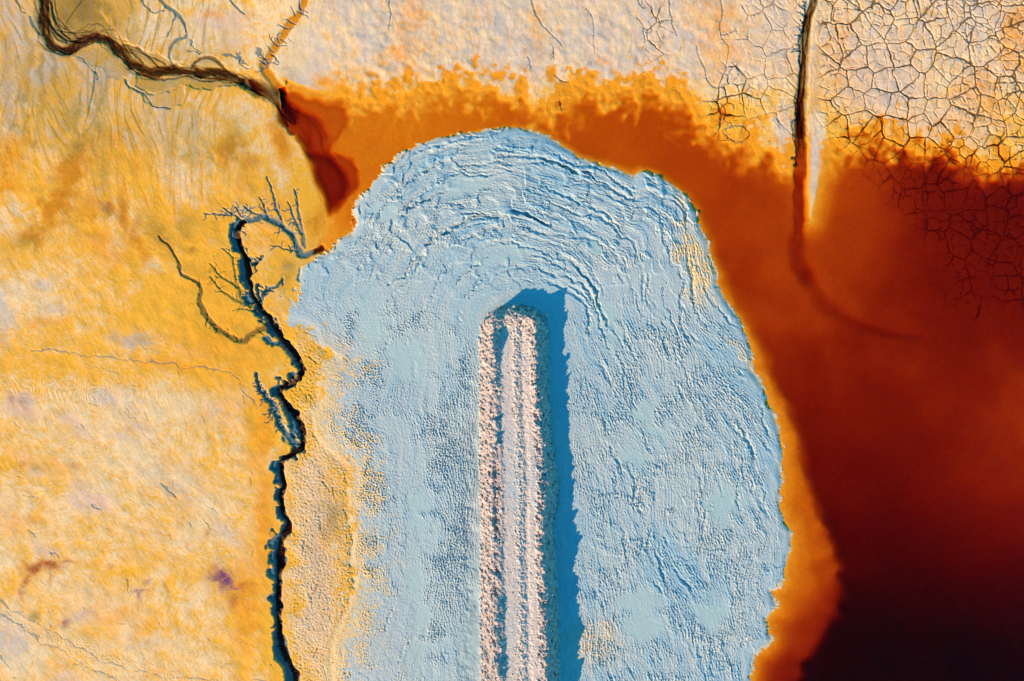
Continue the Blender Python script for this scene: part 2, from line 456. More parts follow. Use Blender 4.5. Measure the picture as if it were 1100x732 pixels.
# teal rills near the stream
for P, w, dp in [([(16, -20), (18, 0), (22, 9), (29, 14)], 1.6, .12), ([(34, 18), (38, 32), (45, 38)], 1.3, .10), ([(152, -10), (153, 0), (158, 8), (166, 13), (176, 10)], 1.3, .10),
                 ([(166, -10), (176, 4), (187, 13), (196, 25), (199, 33)], 2.8, .14), ([(199, 36), (197, 41), (187, 47), (182, 60), (184, 70)], 1.8, .10), ([(187, 16), (183, 30), (181, 38)], 1.2, .08),
                 ([(242, -6), (252, 6), (262, 15)], 1.6, .10), ([(136, 87), (146, 96), (158, 104), (165, 114), (182, 117)], 1.3, .09), ([(86, 60), (98, 74), (104, 86)], 1.2, .08)]:
    stroke(P, w * .7, w * 0.5, dp * .6, 0.7, mask='grey,olive', amt=0.75, wig=1.2, vary=.35)
for P in ([(204, 42), (207, 48), (212, 53)], [(200, 53), (207, 52), (214, 56)], [(252, 57), (258, 63), (268, 67)], [(256, 60), (264, 70), (274, 69)], [(276, 54), (280, 62)], [(240, 58), (250, 60), (256, 57)]):
    stroke(P, 1.3, 0.7, 0.06, 0.8, mask='grey', amt=0.8, wig=2.0, vary=.4)

# --- the dark gully on the left
GULLY = [(263, 239), (256, 247), (259, 268), (265, 287), (269, 310), (274, 322), (283, 336), (293, 350), (300, 363), (309, 373), (322, 388), (326, 397), (317, 407), (304, 415),
         (301, 425), (309, 438), (322, 451), (327, 464), (325, 474), (320, 484), (306, 492), (304, 505), (305, 521), (303, 536), (306, 550), (311, 562), (304, 578), (300, 597),
         (302, 617), (301, 638), (301, 661), (300, 682), (304, 703), (313, 716), (318, 735), (320, 800), (330, 1000)]
for off, w0, w1, dp, wg in ((-3.6, 5.2, 7.4, 0.34, 3.6), (-0.8, 4.2, 4.8, 0.32, 1.6)):
    P = [(x + off, y) for x, y in GULLY]
    stroke(P, w0 * 0.72, w1 * (0.9 if off < -3 else 1), dp, 0.32, mask='grey', amt=1.0, wig=wg, per=4, vary=0.28 if off < -3 else 0.12)
stroke(GULLY, 2.8, 3.2, 0.12, 0.5, mask='dark', amt=0.95, wig=1.0, per=4)
branches(GULLY[9:], 50, 8, 11, w=1.0, depth=0.13, mask='grey', side=1)
branches(GULLY[:9], 14, 15, 12, w=0.8, depth=0.09, mask='grey')
LOOP = [(263, 238), (272, 236), (287, 235), (303, 242), (314, 252), (320, 266), (325, 273), (345, 268)]
stroke(LOOP, 2.3, 3.0, 0.18, 0.7, mask='grey,olive', amt=0.85, wig=1.2)
for P, w in [([(286, 188), (291, 203), (296, 221), (304, 242)], 1.8), ([(316, 202), (319, 222), (323, 242), (326, 264)], 2.0), ([(278, 212), (283, 224), (288, 235)], 1.4), ([(308, 216), (315, 232), (322, 250)], 1.6),
             ([(220, 229), (238, 229), (250, 231), (260, 236)], 1.4), ([(240, 222), (248, 229)], 1.0), ([(262, 222), (270, 228), (280, 233)], 1.4), ([(252, 221), (260, 232)], 1.1),
             ([(295, 250), (308, 247), (316, 254)], 1.1), ([(290, 262), (304, 265), (318, 268)], 1.1)]:
    stroke(P, w * 0.4, w * 0.9, 0.10, 0.7, mask='grey', amt=0.85, wig=1.0)
    branches(P if len(P) > 2 else P + [P[-1]], 7, 9, int(P[0][0]), w=0.7, depth=0.05)
for P, w in [([(270, 284), (276, 281), (282, 276)], 1.8), ([(278, 326), (286, 312), (296, 307), (303, 300)], 2.2), ([(278, 322), (277, 312), (276, 306)], 1.6)]:
    stroke(P, w, w * 0.8, 0.28, 0.5, mask='grey', amt=1.0, wig=1.0)
    branches(P, 6, 8, int(P[0][1]), w=1.0, depth=0.13)
for P, w in [([(226, 284), (241, 299), (257, 310), (260, 321)], 1.5), ([(226, 297), (241, 315), (262, 324), (273, 328)], 1.6), ([(239, 266), (249, 276), (252, 297), (256, 308)], 1.2),
             ([(250, 333), (262, 331), (278, 333)], 1.0)]:
    stroke(P, w * 0.5, w * 1.2, 0.08, 0.7, mask='olive', amt=0.9, wig=1.0)
    branches(P, 8, 9, int(P[1][0]) + 5, w=0.8, depth=0.05, mask='olive', amt=0.7)
CREEK = [(171, 253), (182, 266), (192, 281), (200, 297), (214, 304), (215, 325), (223, 343), (239, 357), (259, 366), (272, 359), (284, 351)]
stroke(CREEK, 1.0, 3.4, 0.12, 0.6, mask='olive,dark', amt=0.62, wig=1.2)
branches(CREEK[4:], 14, 8, 31, w=0.9, depth=0.06, mask='olive', amt=0.7)
stroke([(277, 401), (286, 425), (296, 446), (309, 464), (318, 476)], 1.6, 5.5, 0.24, 0.45, mask='grey', amt=0.95, wig=2.6)
branches([(277, 401), (286, 425), (296, 446), (309, 464)], 16, 11, 37, w=0.9, depth=0.10, side=1)
branches([(280, 410), (286, 425), (296, 446), (309, 464)], 8, 10, 38, w=0.9, depth=0.08, side=-1)
stroke([(286, 364), (290, 369), (297, 370)], 3.2, 2.5, 0.22, 0.5, mask='grey', amt=1, wig=1.5)
# feathery scratches where the sand meets the tailings
r_ = random.Random(5)
for _ in range(70):
    x, y = r_.uniform(296, 372), r_.uniform(335, 728)
    if 470 < y < 500:
        continue
    l = r_.uniform(5, 16)
    a = r_.uniform(0.3, 1.3) if y < 520 else r_.uniform(0.9, 2.2)
    if x < 318 + 8:
        continue
    stroke([(x, y), (x + math.cos(a) * l * .5 + r_.uniform(-1, 1), y + math.sin(a) * l * .5), (x + math.cos(a) * l, y + math.sin(a) * l)], 0.9, 0.4, 0.06, 0.7, mask='olive', amt=0.6)

# --- the flat on the lower left: scarps, combed ripples, short cracks
for P, w, dp in [([(36, 375), (78, 379), (117, 383), (156, 388), (208, 395), (249, 401), (262, 418), (275, 440)], 1.3, .06), ([(95, 390), (115, 395), (130, 403)], 1.1, .05),
                 ([(-10, 640), (0, 646), (39, 666), (73, 685), (96, 700), (137, 716), (200, 727), (290, 731)], 1.2, .05), ([(-10, 655), (20, 668), (50, 690), (80, 705), (110, 722), (150, 740)], 1.2, .05),
                 ([(0, 702), (9, 710), (16, 716)], 1.2, .05), ([(174, 519), (182, 525), (189, 534)], 1.5, .09), ([(22, 529), (32, 530), (40, 532)], 1.4, .08), ([(98, 432), (104, 434), (110, 434)], 1.3, .08),
                 ([(220, 556), (226, 564), (233, 571)], 1.2, .06), ([(136, 622), (140, 632), (146, 637)], 1.2, .08), ([(100, 543), (106, 546), (110, 545)], 1.6, .10), ([(58, 590), (62, 594), (65, 598)], 1.8, .10),
                 ([(135, 440), (148, 452), (154, 456)], 1.2, .07), ([(155, 464), (163, 472), (168, 478)], 1.3, .07), ([(88, 455), (97, 463), (103, 470)], 1.2, .06), ([(196, 552), (204, 560), (208, 566)], 1.0, .06),
                 ([(222, 537), (228, 545), (236, 551)], 1.1, .06), ([(33, 570), (38, 576), (40, 580)], 1.1, .06)]:
    stroke(P, w * .6, w * 0.3, dp * .6, 0.9, mask='grey', amt=0.55, wig=1.8, vary=.5)
r_ = random.Random(17)
for _ in range(70):
    x, y = r_.uniform(0, 285), r_.uniform(395, 735)
    l = r_.uniform(3, 11)
    a = r_.gauss(0.85, 0.5)
    b = a + r_.uniform(-0.7, 0.7)
    stroke([(x, y), (x + math.cos(a) * l * .5, y + math.sin(a) * l * .5), (x + math.cos(a) * l * .5 + math.cos(b) * l * .5, y + math.sin(a) * l * .5 + math.sin(b) * l * .5)],
           r_.uniform(.4, .8), 0.35, r_.uniform(0.01, 0.04), 0.9, mask=r_.choice(('grey', 'lilac', 'olive', 'red')), amt=r_.uniform(.25, .5))
for _ in range(70):
    x, y = r_.uniform(-5, 330), r_.uniform(110, 395)
    if y < 230 and x > 300:
        continue
    l = r_.uniform(4, 14)
    a = r_.gauss(1.2 if y < 230 else 0.5, 0.4)
    stroke([(x, y), (x + math.cos(a) * l * .5 + r_.uniform(-1, 1), y + math.sin(a) * l * .5), (x + math.cos(a) * l, y + math.sin(a) * l)], 0.8, 0.4, 0.008, 0.9, mask='olive' if r_.random() < .6 else 'pale', amt=r_.uniform(.3, .6), wig=2.0)
# a few cracks in the pale flat at the top
for P, w in [([(571, -5), (573, 8), (581, 22), (592, 36), (603, 47)], 1.3), ([(684, -5), (690, 6), (696, 7)], 1.0), ([(720, -5), (720, 10), (724, 25), (729, 38)], 1.4), ([(683, 17), (690, 25), (693, 40), (694, 52)], 1.0),
             ([(418, -5), (419, 12), (417, 30)], 1.0), ([(630, 8), (637, 20), (640, 40), (638, 55)], .9), ([(774, -5), (777, 12), (774, 25), (776, 36), (782, 48), (782, 62), (780, 73)], 1.2), ([(776, 36), (786, 34), (793, 31)], 1.0),
             ([(750, 50), (752, 62), (758, 72), (762, 85), (770, 92), (786, 87)], 1.2), ([(757, 106), (770, 108), (778, 113), (780, 120), (776, 132), (769, 145)], 1.2), ([(780, 138), (790, 134), (800, 135), (807, 142), (797, 150), (786, 148), (779, 142), (780, 136)], 1.1),
             ([(568, 60), (571, 72)], 1.2), ([(594, 50), (596, 62)], .9), ([(598, 80), (604, 86), (610, 86)], 1.2), ([(603, 108), (604, 117)], 1.1)]:
    stroke(P, w * 0.8, w * 0.4, 0.06, 0.7, mask='grey', amt=0.6, wig=1.0)
    branches(P if len(P) > 2 else P + [P[-1]], 5, 7, int(P[0][0]) + 3, w=0.5, depth=0.03, amt=0.4)
r_ = random.Random(23)
for _ in range(60):
    x, y = r_.uniform(300, 860), r_.uniform(-5, 95)
    l = r_.uniform(5, 16)
    a = r_.gauss(1.5, 0.35)
    stroke([(x, y), (x + math.cos(a) * l * .5 + r_.uniform(-1.5, 1.5), y + math.sin(a) * l * .5), (x + math.cos(a) * l, y + math.sin(a) * l)], 0.8, 0.4, 0.010, 0.9, mask=r_.choice(('lilac', 'lilac', 'grey', 'pale')), amt=r_.uniform(.25, .5), wig=2.0)

# --- the channel on the upper right, carried on under the pond
CHAN = [(882, -40), (876, 0), (870, 16), (867, 39), (865, 65), (863, 91), (862, 117), (862, 143), (863, 169), (862, 190), (860, 219), (859, 253), (860, 279), (868, 297), (886, 323), (904, 338), (929, 351), (957, 359), (990, 362)]
stroke(CHAN[:8], 3.4, 6.4, 0.17, 0.45, mask='olive,dark', amt=0.62, wig=0.8)
stroke(CHAN[:8], 2.2, 4.5, 0.06, 0.6, mask='olive', amt=0.9, wig=0.8)
threads(CHAN[:9], 4, 16, 66, 0.05, 0.9)
flood(CHAN[6:13], 7.0, -0.115)
stroke(CHAN[6:10], 6.0, 6.0, 0.0, 0.6, mask='olive', amt=.8)
stroke(CHAN[9:14], 6.0, 8.5, 0.055, 0.7, wig=1.0)
stroke(CHAN[13:], 8.5, 3.0, 0.040, 0.8, wig=1.0)
stroke([(x + 8, y) for x, y in CHAN[:9]], 1.6, 2.6, -0.03, 0.9, mask='pale', amt=0.6, wig=1.5, vary=.4)
stroke([(x + 13, y) for x, y in CHAN[1:8]], 1.2, 1.6, -0.02, 0.9, mask='rust', amt=0.4, wig=2.0, vary=.5)
stroke([(868, 0), (866, 12), (864, 30), (861, 50), (860, 70)], 1.8, 1.2, 0.14, 0.6, mask='grey', amt=0.9, wig=1.4)
stroke([(857, 100), (855, 125), (855, 150), (857, 175)], 1.1, 0.9, 0.08, 0.6, mask='grey', amt=0.9, wig=2.4)
branches([(868, 0), (866, 12), (864, 30), (861, 50), (860, 70)], 16, 9, 51, w=0.9, depth=0.09, side=1)
plate([(869, 120), (889, 120), (887, 176), (881, 200), (874, 234), (871, 232)], 0.03, 3.0, 1.5, mask='pale', amt=0.9)
for P in ([(916, 203), (936, 188), (952, 181)], [(975, 278), (990, 282), (1003, 286), (1005, 302), (1017, 309), (1018, 343)], [(1034, 270), (1035, 300), (1038, 322)], [(1017, 309), (1024, 296), (1034, 288), (1054, 290)],
          [(970, 540), (975, 522), (980, 515)]):
    stroke(P, 1.2, 0.7, 0.024, 0.8, wig=1.5, vary=.4)

# ------------------------------------------------------------------ the tailings fan
dk = np.clip(-dyke, 0, None)
fo = np.clip(fan_s, 0, None)
tt = dk / (dk + fo + 1e-3)
# flow lines: along the level lines of tt, bent outward on the right flank
def blur(a, n):
    for _ in range(n):
        a = (np.roll(a, 1, 0) + np.roll(a, -1, 0) + np.roll(a, 1, 1) + np.roll(a, -1, 1) + 2 * a) / 6
    return a
ts = blur(tt, 24)
gy_, gx_ = np.gradient(ts)
gl = np.hypot(gx_, gy_) + 1e-7
vx, vy = -gy_ / gl, gx_ / gl
rot = 0.28 * ss(600, 680, X) * ss(300, 400, Y) + 0.35 * n_big2 * 0.4
vx, vy = vx * np.cos(rot) + vy * np.sin(rot), -vx * np.sin(rot) + vy * np.cos(rot)
fsl = (slice(int(np.searchsorted(ys, 128)), int(np.searchsorted(ys, 900))), slice(int(np.searchsorted(xs, 290)), int(np.searchsorted(xs, 860))))
def lic(src, vx, vy, n):
    h, w = vx.shape
    yy, xx = np.mgrid[0:h, 0:w].astype(F)
    acc = np.zeros((h, w), F)
    for s in (1, -1):
        px, py = xx.copy(), yy.copy()
        for k in range(n):
            i = np.clip(py, 0, h - 1).astype(np.int32)
            j = np.clip(px, 0, w - 1).astype(np.int32)
            acc += smp(src, px * STEP, py * STEP) * (1 - k / n)
            px += s * vx[i, j]
            py += s * vy[i, j]
    return acc / acc.std()
vxs, vys = vx[fsl].astype(F), vy[fsl].astype(F)
L1 = lic(tex(41, 1.8, 4.2, 0.2), vxs, vys, 6)       # short flecks
L2 = lic(tex(42, 2.4, 9, 0.4), vxs, vys, 36)       # drawn-out wrinkles
L3 = lic(tex(43, 7, 26, 0.6), vxs, vys, 50)         # long swells
fX, fY = X[fsl], Y[fsl]
fn_mid, fn_big, fn_fin, fn_sml = n_mid[fsl], n_big[fsl], n_fin[fsl], n_sml[fsl]
ft, fin_, fd = tt[fsl], fan_s[fsl], dk[fsl]
def fb(x, y, rx, ry, a=0.0):
    c, s = math.cos(a), math.sin(a)
    ux, uy = fX - x + 5 * fn_mid + 2 * fn_sml, fY - y + 5 * n_mid2[fsl]
    return np.exp(-(((ux * c + uy * s) / rx) ** 2 + ((-ux * s + uy * c) / ry) ** 2) ** 1.5)
wet = np.zeros_like(fX)
for b in [(435, 385, 22, 16, .5), (447, 400, 15, 12), (662, 362, 12, 24, -.35), (652, 345, 14, 12), (640, 325, 16, 9, .5), (700, 455, 10, 20, -.5), (680, 490, 15, 22, -.35), (694, 440, 12, 10), (452, 675, 11, 24), (450, 560, 10, 40), (505, 690, 8, 30), (508, 655, 5, 60),
          (684, 655, 24, 22, .2), (690, 680, 18, 16), (668, 655, 14, 14), (535, 275, 26, 9, -.15), (520, 282, 14, 6), (560, 265, 24, 8), (400, 355, 14, 40, -.2), (445, 620, 9, 30), (760, 660, 22, 16, .4), (780, 540, 14, 22, -.3), (500, 200, 26, 10, -.3), (640, 260, 16, 8, .6), (345, 430, 12, 22), (410, 225, 16, 8, .5)]:
    wet = np.maximum(wet, fb(*b))
top = ss(330, 250, fY)
leftside = ss(520, 480, fX) * ss(300, 350, fY)
rightside = ss(590, 640, fX) * ss(300, 360, fY)
patch = ss(-0.7, 1.0, fn_mid + 0.5 * fn_big + 0.4 * n_mid2[fsl])
calm = lerp(1, 0.08, wet) * lerp(ss(1, 10, fin_), 1, ragl[fsl]) * lerp(1, 0.35, ss(0.86, 0.99, ft))
dots = 0
for b in [(385, 345, 30, 22), (392, 400, 24, 46), (386, 470, 22, 46), (402, 520, 24, 40), (397, 590, 12, 56), (500, 395, 12, 40), (478, 470, 20, 40), (490, 560, 22, 60), (480, 690, 14, 20), (503, 600, 10, 40), (440, 330, 26, 30), (560, 215, 60, 16), (470, 240, 40, 24)]:
    dots = np.maximum(dots, fb(*b))
grain = ss(0.2, 0.7, smp(tex(45, 1.9, 4.2, 0.1), fX, fY) + 0.35 * fn_mid)
fleck = ss(0.35, 0.80, L1 + 0.15 * L3)                     # crusts with steep little edges
wrink = ss(0.35, 0.85, L2)
rel = calm * (0.50 + 0.60 * patch) * (fleck * (0.030 * leftside + 0.085 * rightside + 0.060 * top + 0.02) + wrink * (0.015 * leftside + 0.050 * rightside + 0.070 * top) + grain * ((0.022 + 0.085 * dots) * leftside + 0.035 * rightside + 0.030 * top))
near = fb(492, 480, 26, 60) + fb(488, 570, 30, 60) + fb(500, 400, 16, 40) + 0.8 * fb(480, 640, 24, 40)
rel += calm * np.clip(near, 0, 1) * (0.055 * ss(0.0, 0.35, L1) + 0.03 * grain)
rel += (0.030 * top + 0.012 * rightside + 0.012 * leftside) * L3 * lerp(1, 0.3, wet)
# lobes one over the other round the head: each front steps down outward
ph = ft * 9 + 0.55 * n_big2[fsl] + 0.30 * fn_mid + 0.04 * fn_sml
fr = ph - np.floor(ph)
rel += 0.17 * (1 - fr) * ss(0, 0.05, fr) * (0.2 + 0.9 * top + 0.2 * rightside) * ss(-0.3, 0.9, n_mid2[fsl] + 0.2) * lerp(1, 0.2, wet)
rel += 0.007 * (0.4 + 0.6 * calm) * fn_fin
# sandy patch on the right rim and at the foot of the dyke
rim = np.clip(fb(752, 290, 18, 34, -.25) + fb(742, 262, 10, 24, -.3) + 0.7 * fb(800, 378, 10, 16) + 0.5 * fb(640, 690, 24, 22, .5) + .4 * fb(735, 215, 8, 16, -.5), 0, 1)
rel += rim * (0.035 * L2 + 0.03 * L1 + 0.012 * fn_fin)
eb = lerp(0.02, 0.95 * (1 - np.exp(-sdl / 130.0)) - 0.05, ss(470, 335, X) * ss(262, 345, Y))
z_fan = eb + (0.16 + 0.75 * (1 - np.exp(-fo / 130.0))) * ss(0, 7, fan_s) ** 0.7 * lerp(1, 0.6, ragl)
z_fan[fsl] += rel
# single long fronts that follow the flow round the head and down the flanks
r_ = random.Random(77)
h_, w_ = vxs.shape
oy_, ox_ = fsl[0].start, fsl[1].start
for q in range(190):
    if q < 85:
        x, y, nst, dp = r_.uniform(400, 760), r_.uniform(145, 330), r_.randrange(60, 230), r_.uniform(.06, .15)
    elif q < 160:
        x, y, nst, dp = r_.uniform(620, 835), r_.uniform(320, 735), r_.randrange(20, 90), r_.uniform(.05, .12)
    else:
        x, y, nst, dp = r_.uniform(350, 505), r_.uniform(280, 735), r_.randrange(15, 50), r_.uniform(.04, .08)
    i, j = float(np.searchsorted(ys, y) - oy_), float(np.searchsorted(xs, x) - ox_)
    pts = []
    for st_ in range(nst):
        if not (2 < i < h_ - 3 and 2 < j < w_ - 3) or fin_[int(i), int(j)] < 4 or ft[int(i), int(j)] < .12:
            break
        if st_ % 5 == 0:
            pts.append((float(fX[int(i), int(j)]), float(fY[int(i), int(j)])))
        a_ = .25 * float(fn_mid[int(i), int(j)])
        vv, uu_ = float(vys[int(i), int(j)]), float(vxs[int(i), int(j)])
        i += vv * math.cos(a_) + uu_ * math.sin(a_)
        j += uu_ * math.cos(a_) - vv * math.sin(a_)
    if len(pts) < 4:
        continue
    P_ = np.array(pts)
    sl = window(P_, 9)
    d, a, side = seg_field(X[sl] + .8 * n_sml[sl] + .5 * n_fin[sl], Y[sl] + .8 * n_sml2[sl], P_)
    w = r_.uniform(.8, 1.7) * (0.35 + np.sin(a * math.pi))
    z_fan[sl] -= dp * ss(1.5, 0.4, d / w) * ss(-1.6, -0.2, n_mid[sl])
    z_fan[sl] += dp * .5 * np.exp(-((d - 2.2) / 1.6) ** 2) * (side > 0) * np.sin(a * math.pi)
# trough along the near foot of the dyke
z_fan -= (0.24 + 0.05 * n_mid) * np.exp(-((X - 515 + 1.5 * n_sml) / 17) ** 2) * ss(400, 470, Y + 20 * n_mid2) * ss(530, 518, X)
isfan = fan > 0
gul_d, _, _ = seg_field(X, Y, catmull(GULLY, 3))
onland = isfan & ~((gul_d < 11) & (X < 336)) 
k = lerp(ss(-1.5, 2.0, fan), ss(-6, 8, fan_s), ragl) * np.where((gul_d < 12) & (X < 340), 0, 1)
zpre = Z.copy()
Z = lerp(Z, z_fan, k).astype(F)
# grainy sand between gully and tailings
sandy = ss(305, 318, X) * ss(392, 372, X) * ss(330, 380, Y) * (1 - k)
Z += sandy * (0.016 * smp(T_fin, X * 1.3, Y * 1.3) + 0.016 * n_fin)

sand = np.zeros_like(X)
sand[fsl] = np.clip(rim * (0.75 + 0.35 * L2 + 0.25 * fn_sml), 0, 1)
sand = np.maximum(sand, ss(460, 390, X) * np.clip(ss(-0.5, 0.5, 1.2 * n_fin + 0.7 * n_sml + 0.6 * n_mid + 1.8 - fan_s / 13.0), 0, 1) * ss(330, 420, Y))
sand = np.maximum(sand, 0.5 * ss(470, 380, X) * ss(560, 690, Y) * ss(-0.2, 1.2, n_fin + 0.5 * n_mid))
sand = np.maximum(sand, 0.55 * ss(5, 1, fan_s) * (1 - ragl))
wetm = np.zeros_like(X)
wetm[fsl] = wet
shade_blue = np.zeros_like(X)  # bluer tone painted in for slopes turned away from the sun
shade_blue[fsl] = ss(-0.7, 1.3, 0.8 * L3 + 0.5 * n_big2[fsl] + 0.45 * L2) * lerp(0.55, 1.0, np.clip(top + 0.6 * rightside, 0, 1))

# ------------------------------------------------------------------ the dyke and its track
yk = [300, 400, 520, 560, 650, 732, 1200]
xl = np.interp(Y, yk, [514, 514, 514, 515.5, 515, 516, 520])
xr = np.interp(Y, yk, [590, 589, 600, 596, 600, 602, 606])
u = (X + 0.7 * n_fin + 0.8 * n_sml - xl) / (xr - xl)
prof = np.interp(u, [0, .10, .19, .235, .27, .33, .40, .47, .52, .57, .60, .625, .66, .70, .725, .785, .82, .86, 1.0],
                 [0, 1.6, 2.72, 2.80, 2.70, 2.46, 2.40, 2.38, 2.46, 2.40, 2.27, 2.27, 2.36, 2.36, 2.34, 2.62, 2.66, 2.25, 0]).astype(F)
prof *= lerp(0.80, 1.06, ss(340, 700, Y))
tipd = Y - (329 + 20 * ((X - 551) / 36) ** 2 + 1.5 * n_sml)
prof = np.minimum(prof, 3.3 * ss(-0.1, 1, tipd / 11.0)).astype(F)
prof = np.minimum(prof, 3.5 * ss(-0.25, 1, dyke / lerp(11.0, 18.0, ss(350, 372, Y))) + 0.04 * n_fin)
rough = np.clip(ss(.40, .30, u) + ss(.70, .75, u) + 0.9 * np.exp(-((u - .53) / .04) ** 2) + 0.8 * ss(380, 345, Y), 0.06, 1)
rough2 = rough * (0.6 + 0.4 * np.clip(np.abs(n_sml), 0, 1.5))
z_d = Z + prof + ss(0, 3, dyke) * rough2 * (0.02 * n_fin + 0.03 * smp(T_sml, X * 2.2, Y * 2.2)) * (1 + 1.2 * ss(.4, .6, u))
z_d += ss(6, 16, dyke) * (0.18 * smp(T_mid, X * 1.5 + 50, Y * 1.5) + 0.22 * n_big2 + 0.14 * n_sml) * (np.exp(-((u - .81) / .06) ** 2) + np.exp(-((u - .22) / .05) ** 2) * .9)
z_d += 0.55 * np.exp(-(((X - 533) / 7) ** 2 + ((Y - 346) / 7) ** 2)) + 0.5 * np.exp(-(((X - 570) / 6) ** 2 + ((Y - 344) / 7) ** 2)) + 0.35 * np.exp(-(((X - 551) / 12) ** 2 + ((Y - 342) / 5) ** 2))
z_d += 0.012 * np.sin(Y * 2.1) * ((u > .60) & (u < .72)) * ss(-1, 1, n_mid)
Z = np.where(dyke > 0, z_d, Z).astype(F)

# ------------------------------------------------------------------ drawn-out wash lines on the flat
ang = 0.75 + 0.55 * n_big2 + 0.25 * n_mid
ang = lerp(ang, 1.45 + 0.22 * n_big2 + 0.12 * n_mid, ss(260, 190, Y))
ang = lerp(ang, 0.10 + 0.25 * n_big2, np.exp(-((Y - 385) / 22) ** 2) * ss(300, 240, X) * .8)
ST = lic(tex(44, 2.0, 9, 0.5), np.cos(ang).astype(F), np.sin(ang).astype(F), 14)
streak = np.clip(0.5 + 0.13 * ST, 0, 1)
masks['streak'] = streak
tsl = slice(0, int(np.searchsorted(ys, 310)))
ST2 = lic(tex(46, 2.2, 16, 0.7), np.cos(ang[tsl]).astype(F), np.sin(ang[tsl]).astype(F), 38)
wash = np.zeros_like(X)
wash[tsl] = ST2
Z += np.where((pond > 0) | (fan > 0) | (dyke > 0), 0, 0.0008 * ST * ss(0, 30, sdl)).astype(F)

# ------------------------------------------------------------------ mineral stains on the flat (plan masks)
Wx = X + 6 * n_mid + 3 * n_sml + 1.0 * n_fin
Wy = Y + 6 * n_mid2 + 3 * n_sml2
def blob(k, x, y, rx, ry, a=0.0, amt=1.0, grain=0.0):
    c, s = math.cos(a), math.sin(a)
    wf = min(1.0, max(0.12, min(rx, ry) / 26.0))
    ux, uy = X - x + wf * (Wx - X), Y - y + wf * (Wy - Y)
    m = amt * np.exp(-(((ux * c + uy * s) / rx) ** 2 + ((-ux * s + uy * c) / ry) ** 2))
    masks[k] = np.maximum(masks[k], m)
base_pale = 0.16 + 0.10 * n_big + 0.10 * n_mid
base_pale += 0.52 * ss(250, 330, X) * ss(120, 80, Y) + 0.22 * n_ver * ss(200, 100, Y) * ss(40, 160, X)
base_pale += 0.35 * ss(150, 200, X) * ss(90, 40, Y) + 0.36 * ss(400, 440, Y) * ss(290, 220, X)
masks['pale'] = np.maximum(masks['pale'], np.clip(base_pale, 0, 1))
for b in [(25, 320, 60, 36, 0, .8), (60, 300, 50, 34, 0, .5), (8, 238, 24, 24, 0, .8), (60, 430, 90, 26, .1, .62), (90, 490, 90, 50, .2, .6), (175, 470, 50, 50, .6, .5), (120, 560, 80, 36, .3, .5), (215, 560, 30, 70, .7, .75), (200, 190, 30, 36, 0, .7),
          (205, 140, 24, 30, 0, .6), (162, 287, 18, 12, .5, .6), (180, 690, 90, 16, .2, .5), (60, 640, 36, 40, 0, .5), (20, 705, 40, 22, 0, .8), (330, 60, 50, 50, 0, .65), (480, 50, 110, 40, 0, .6), (600, 60, 60, 44, 0, .7), (700, 60, 60, 50, 0, .6), (820, 60, 60, 60, 0, .6), (980, 70, 110, 80, 0, .5), (300, 186, 10, 24, -.3, .75), (338, 600, 26, 150, 0, .95), (282, 155, 12, 18, 0, .6), (222, 30, 50, 30, 0, .85), (165, 30, 36, 26, 0, .85), (300, 320, 10, 10, 0, .4), (100, 120, 26, 30, .3, .45), (160, 130, 22, 40, 0, .45), (260, 120, 26, 20, .3, .75), (300, 340, 30, 10, .8, .3)]:
    blob('pale', *b)
for b in [(342, 600, 24, 140, 0, .6), (235, 22, 32, 13, 0, .85), (250, 45, 26, 16, 0, .55), (400, 85, 26, 18, 0, .4), (640, 40, 20, 34, 0, .6), (645, 65, 26, 12, 0, .6), (700, 60, 24, 26, 0, .45), (940, 70, 70, 70, 0, .6), (1000, 130, 60, 40, 0, .55), (830, 40, 30, 50, 0, .45), (550, 85, 30, 10, 0, .5), (105, 540, 24, 13, .3, .95), (80, 455, 22, 10, .6, .7), (25, 437, 22, 12, .4, .8), (150, 458, 22, 10, .6, .6), (90, 520, 14, 8, 0, .6), (50, 590, 16, 7, 0, .7), (70, 725, 20, 12, 0, .6), (400, 20, 30, 30, 0, .3), (160, 570, 30, 14, .4, .4), (25, 490, 18, 10, .3, .4), (130, 470, 8, 4, .5, .8), (200, 585, 14, 8, .5, .4)]:
    blob('pink', *b)
for b in [(400, 30, 20, 30, .1, .75), (392, 55, 16, 18, 0, .65), (535, 40, 22, 46, .2, .8), (562, 50, 14, 40, -.2, .7), (690, 15, 18, 20, 0, .85), (684, 40, 10, 24, 0, .7), (960, 100, 44, 34, 0, .55), (1060, 110, 34, 44, 0, .45), (1050, 20, 40, 24, 0, .55), (10, 690, 26, 20, 0, .75), (0, 330, 12, 36, 0, .7), (60, 330, 12, 7, 0, .5), (48, 306, 10, 6, 0, .5), (145, 365, 20, 9, 0, .75), (120, 428, 28, 9, .2, .5), (190, 520, 26, 16, .5, .5), (878, 170, 6, 60, 0, .8), (845, 140, 10, 36, 0, .75), (20, 30, 20, 34, 0, .85), (50, 70, 16, 26, .4, .85), (110, 84, 20, 30, .4, .85), (96, 66, 16, 12, .3, .7), (10, 100, 14, 40, 0, .5), (40, 508, 10, 7, 0, .7), (175, 130, 7, 36, 0, .55), (330, 80, 28, 14, .5, .5), (245, 575, 22, 8, .8, .5), (232, 445, 20, 12, .5, .4), (340, 300, 10, 20, 0, .4), (160, 690, 20, 8, 0, .35), (88, 660, 16, 8, 0, .6)]:
    blob('lilac', *b)
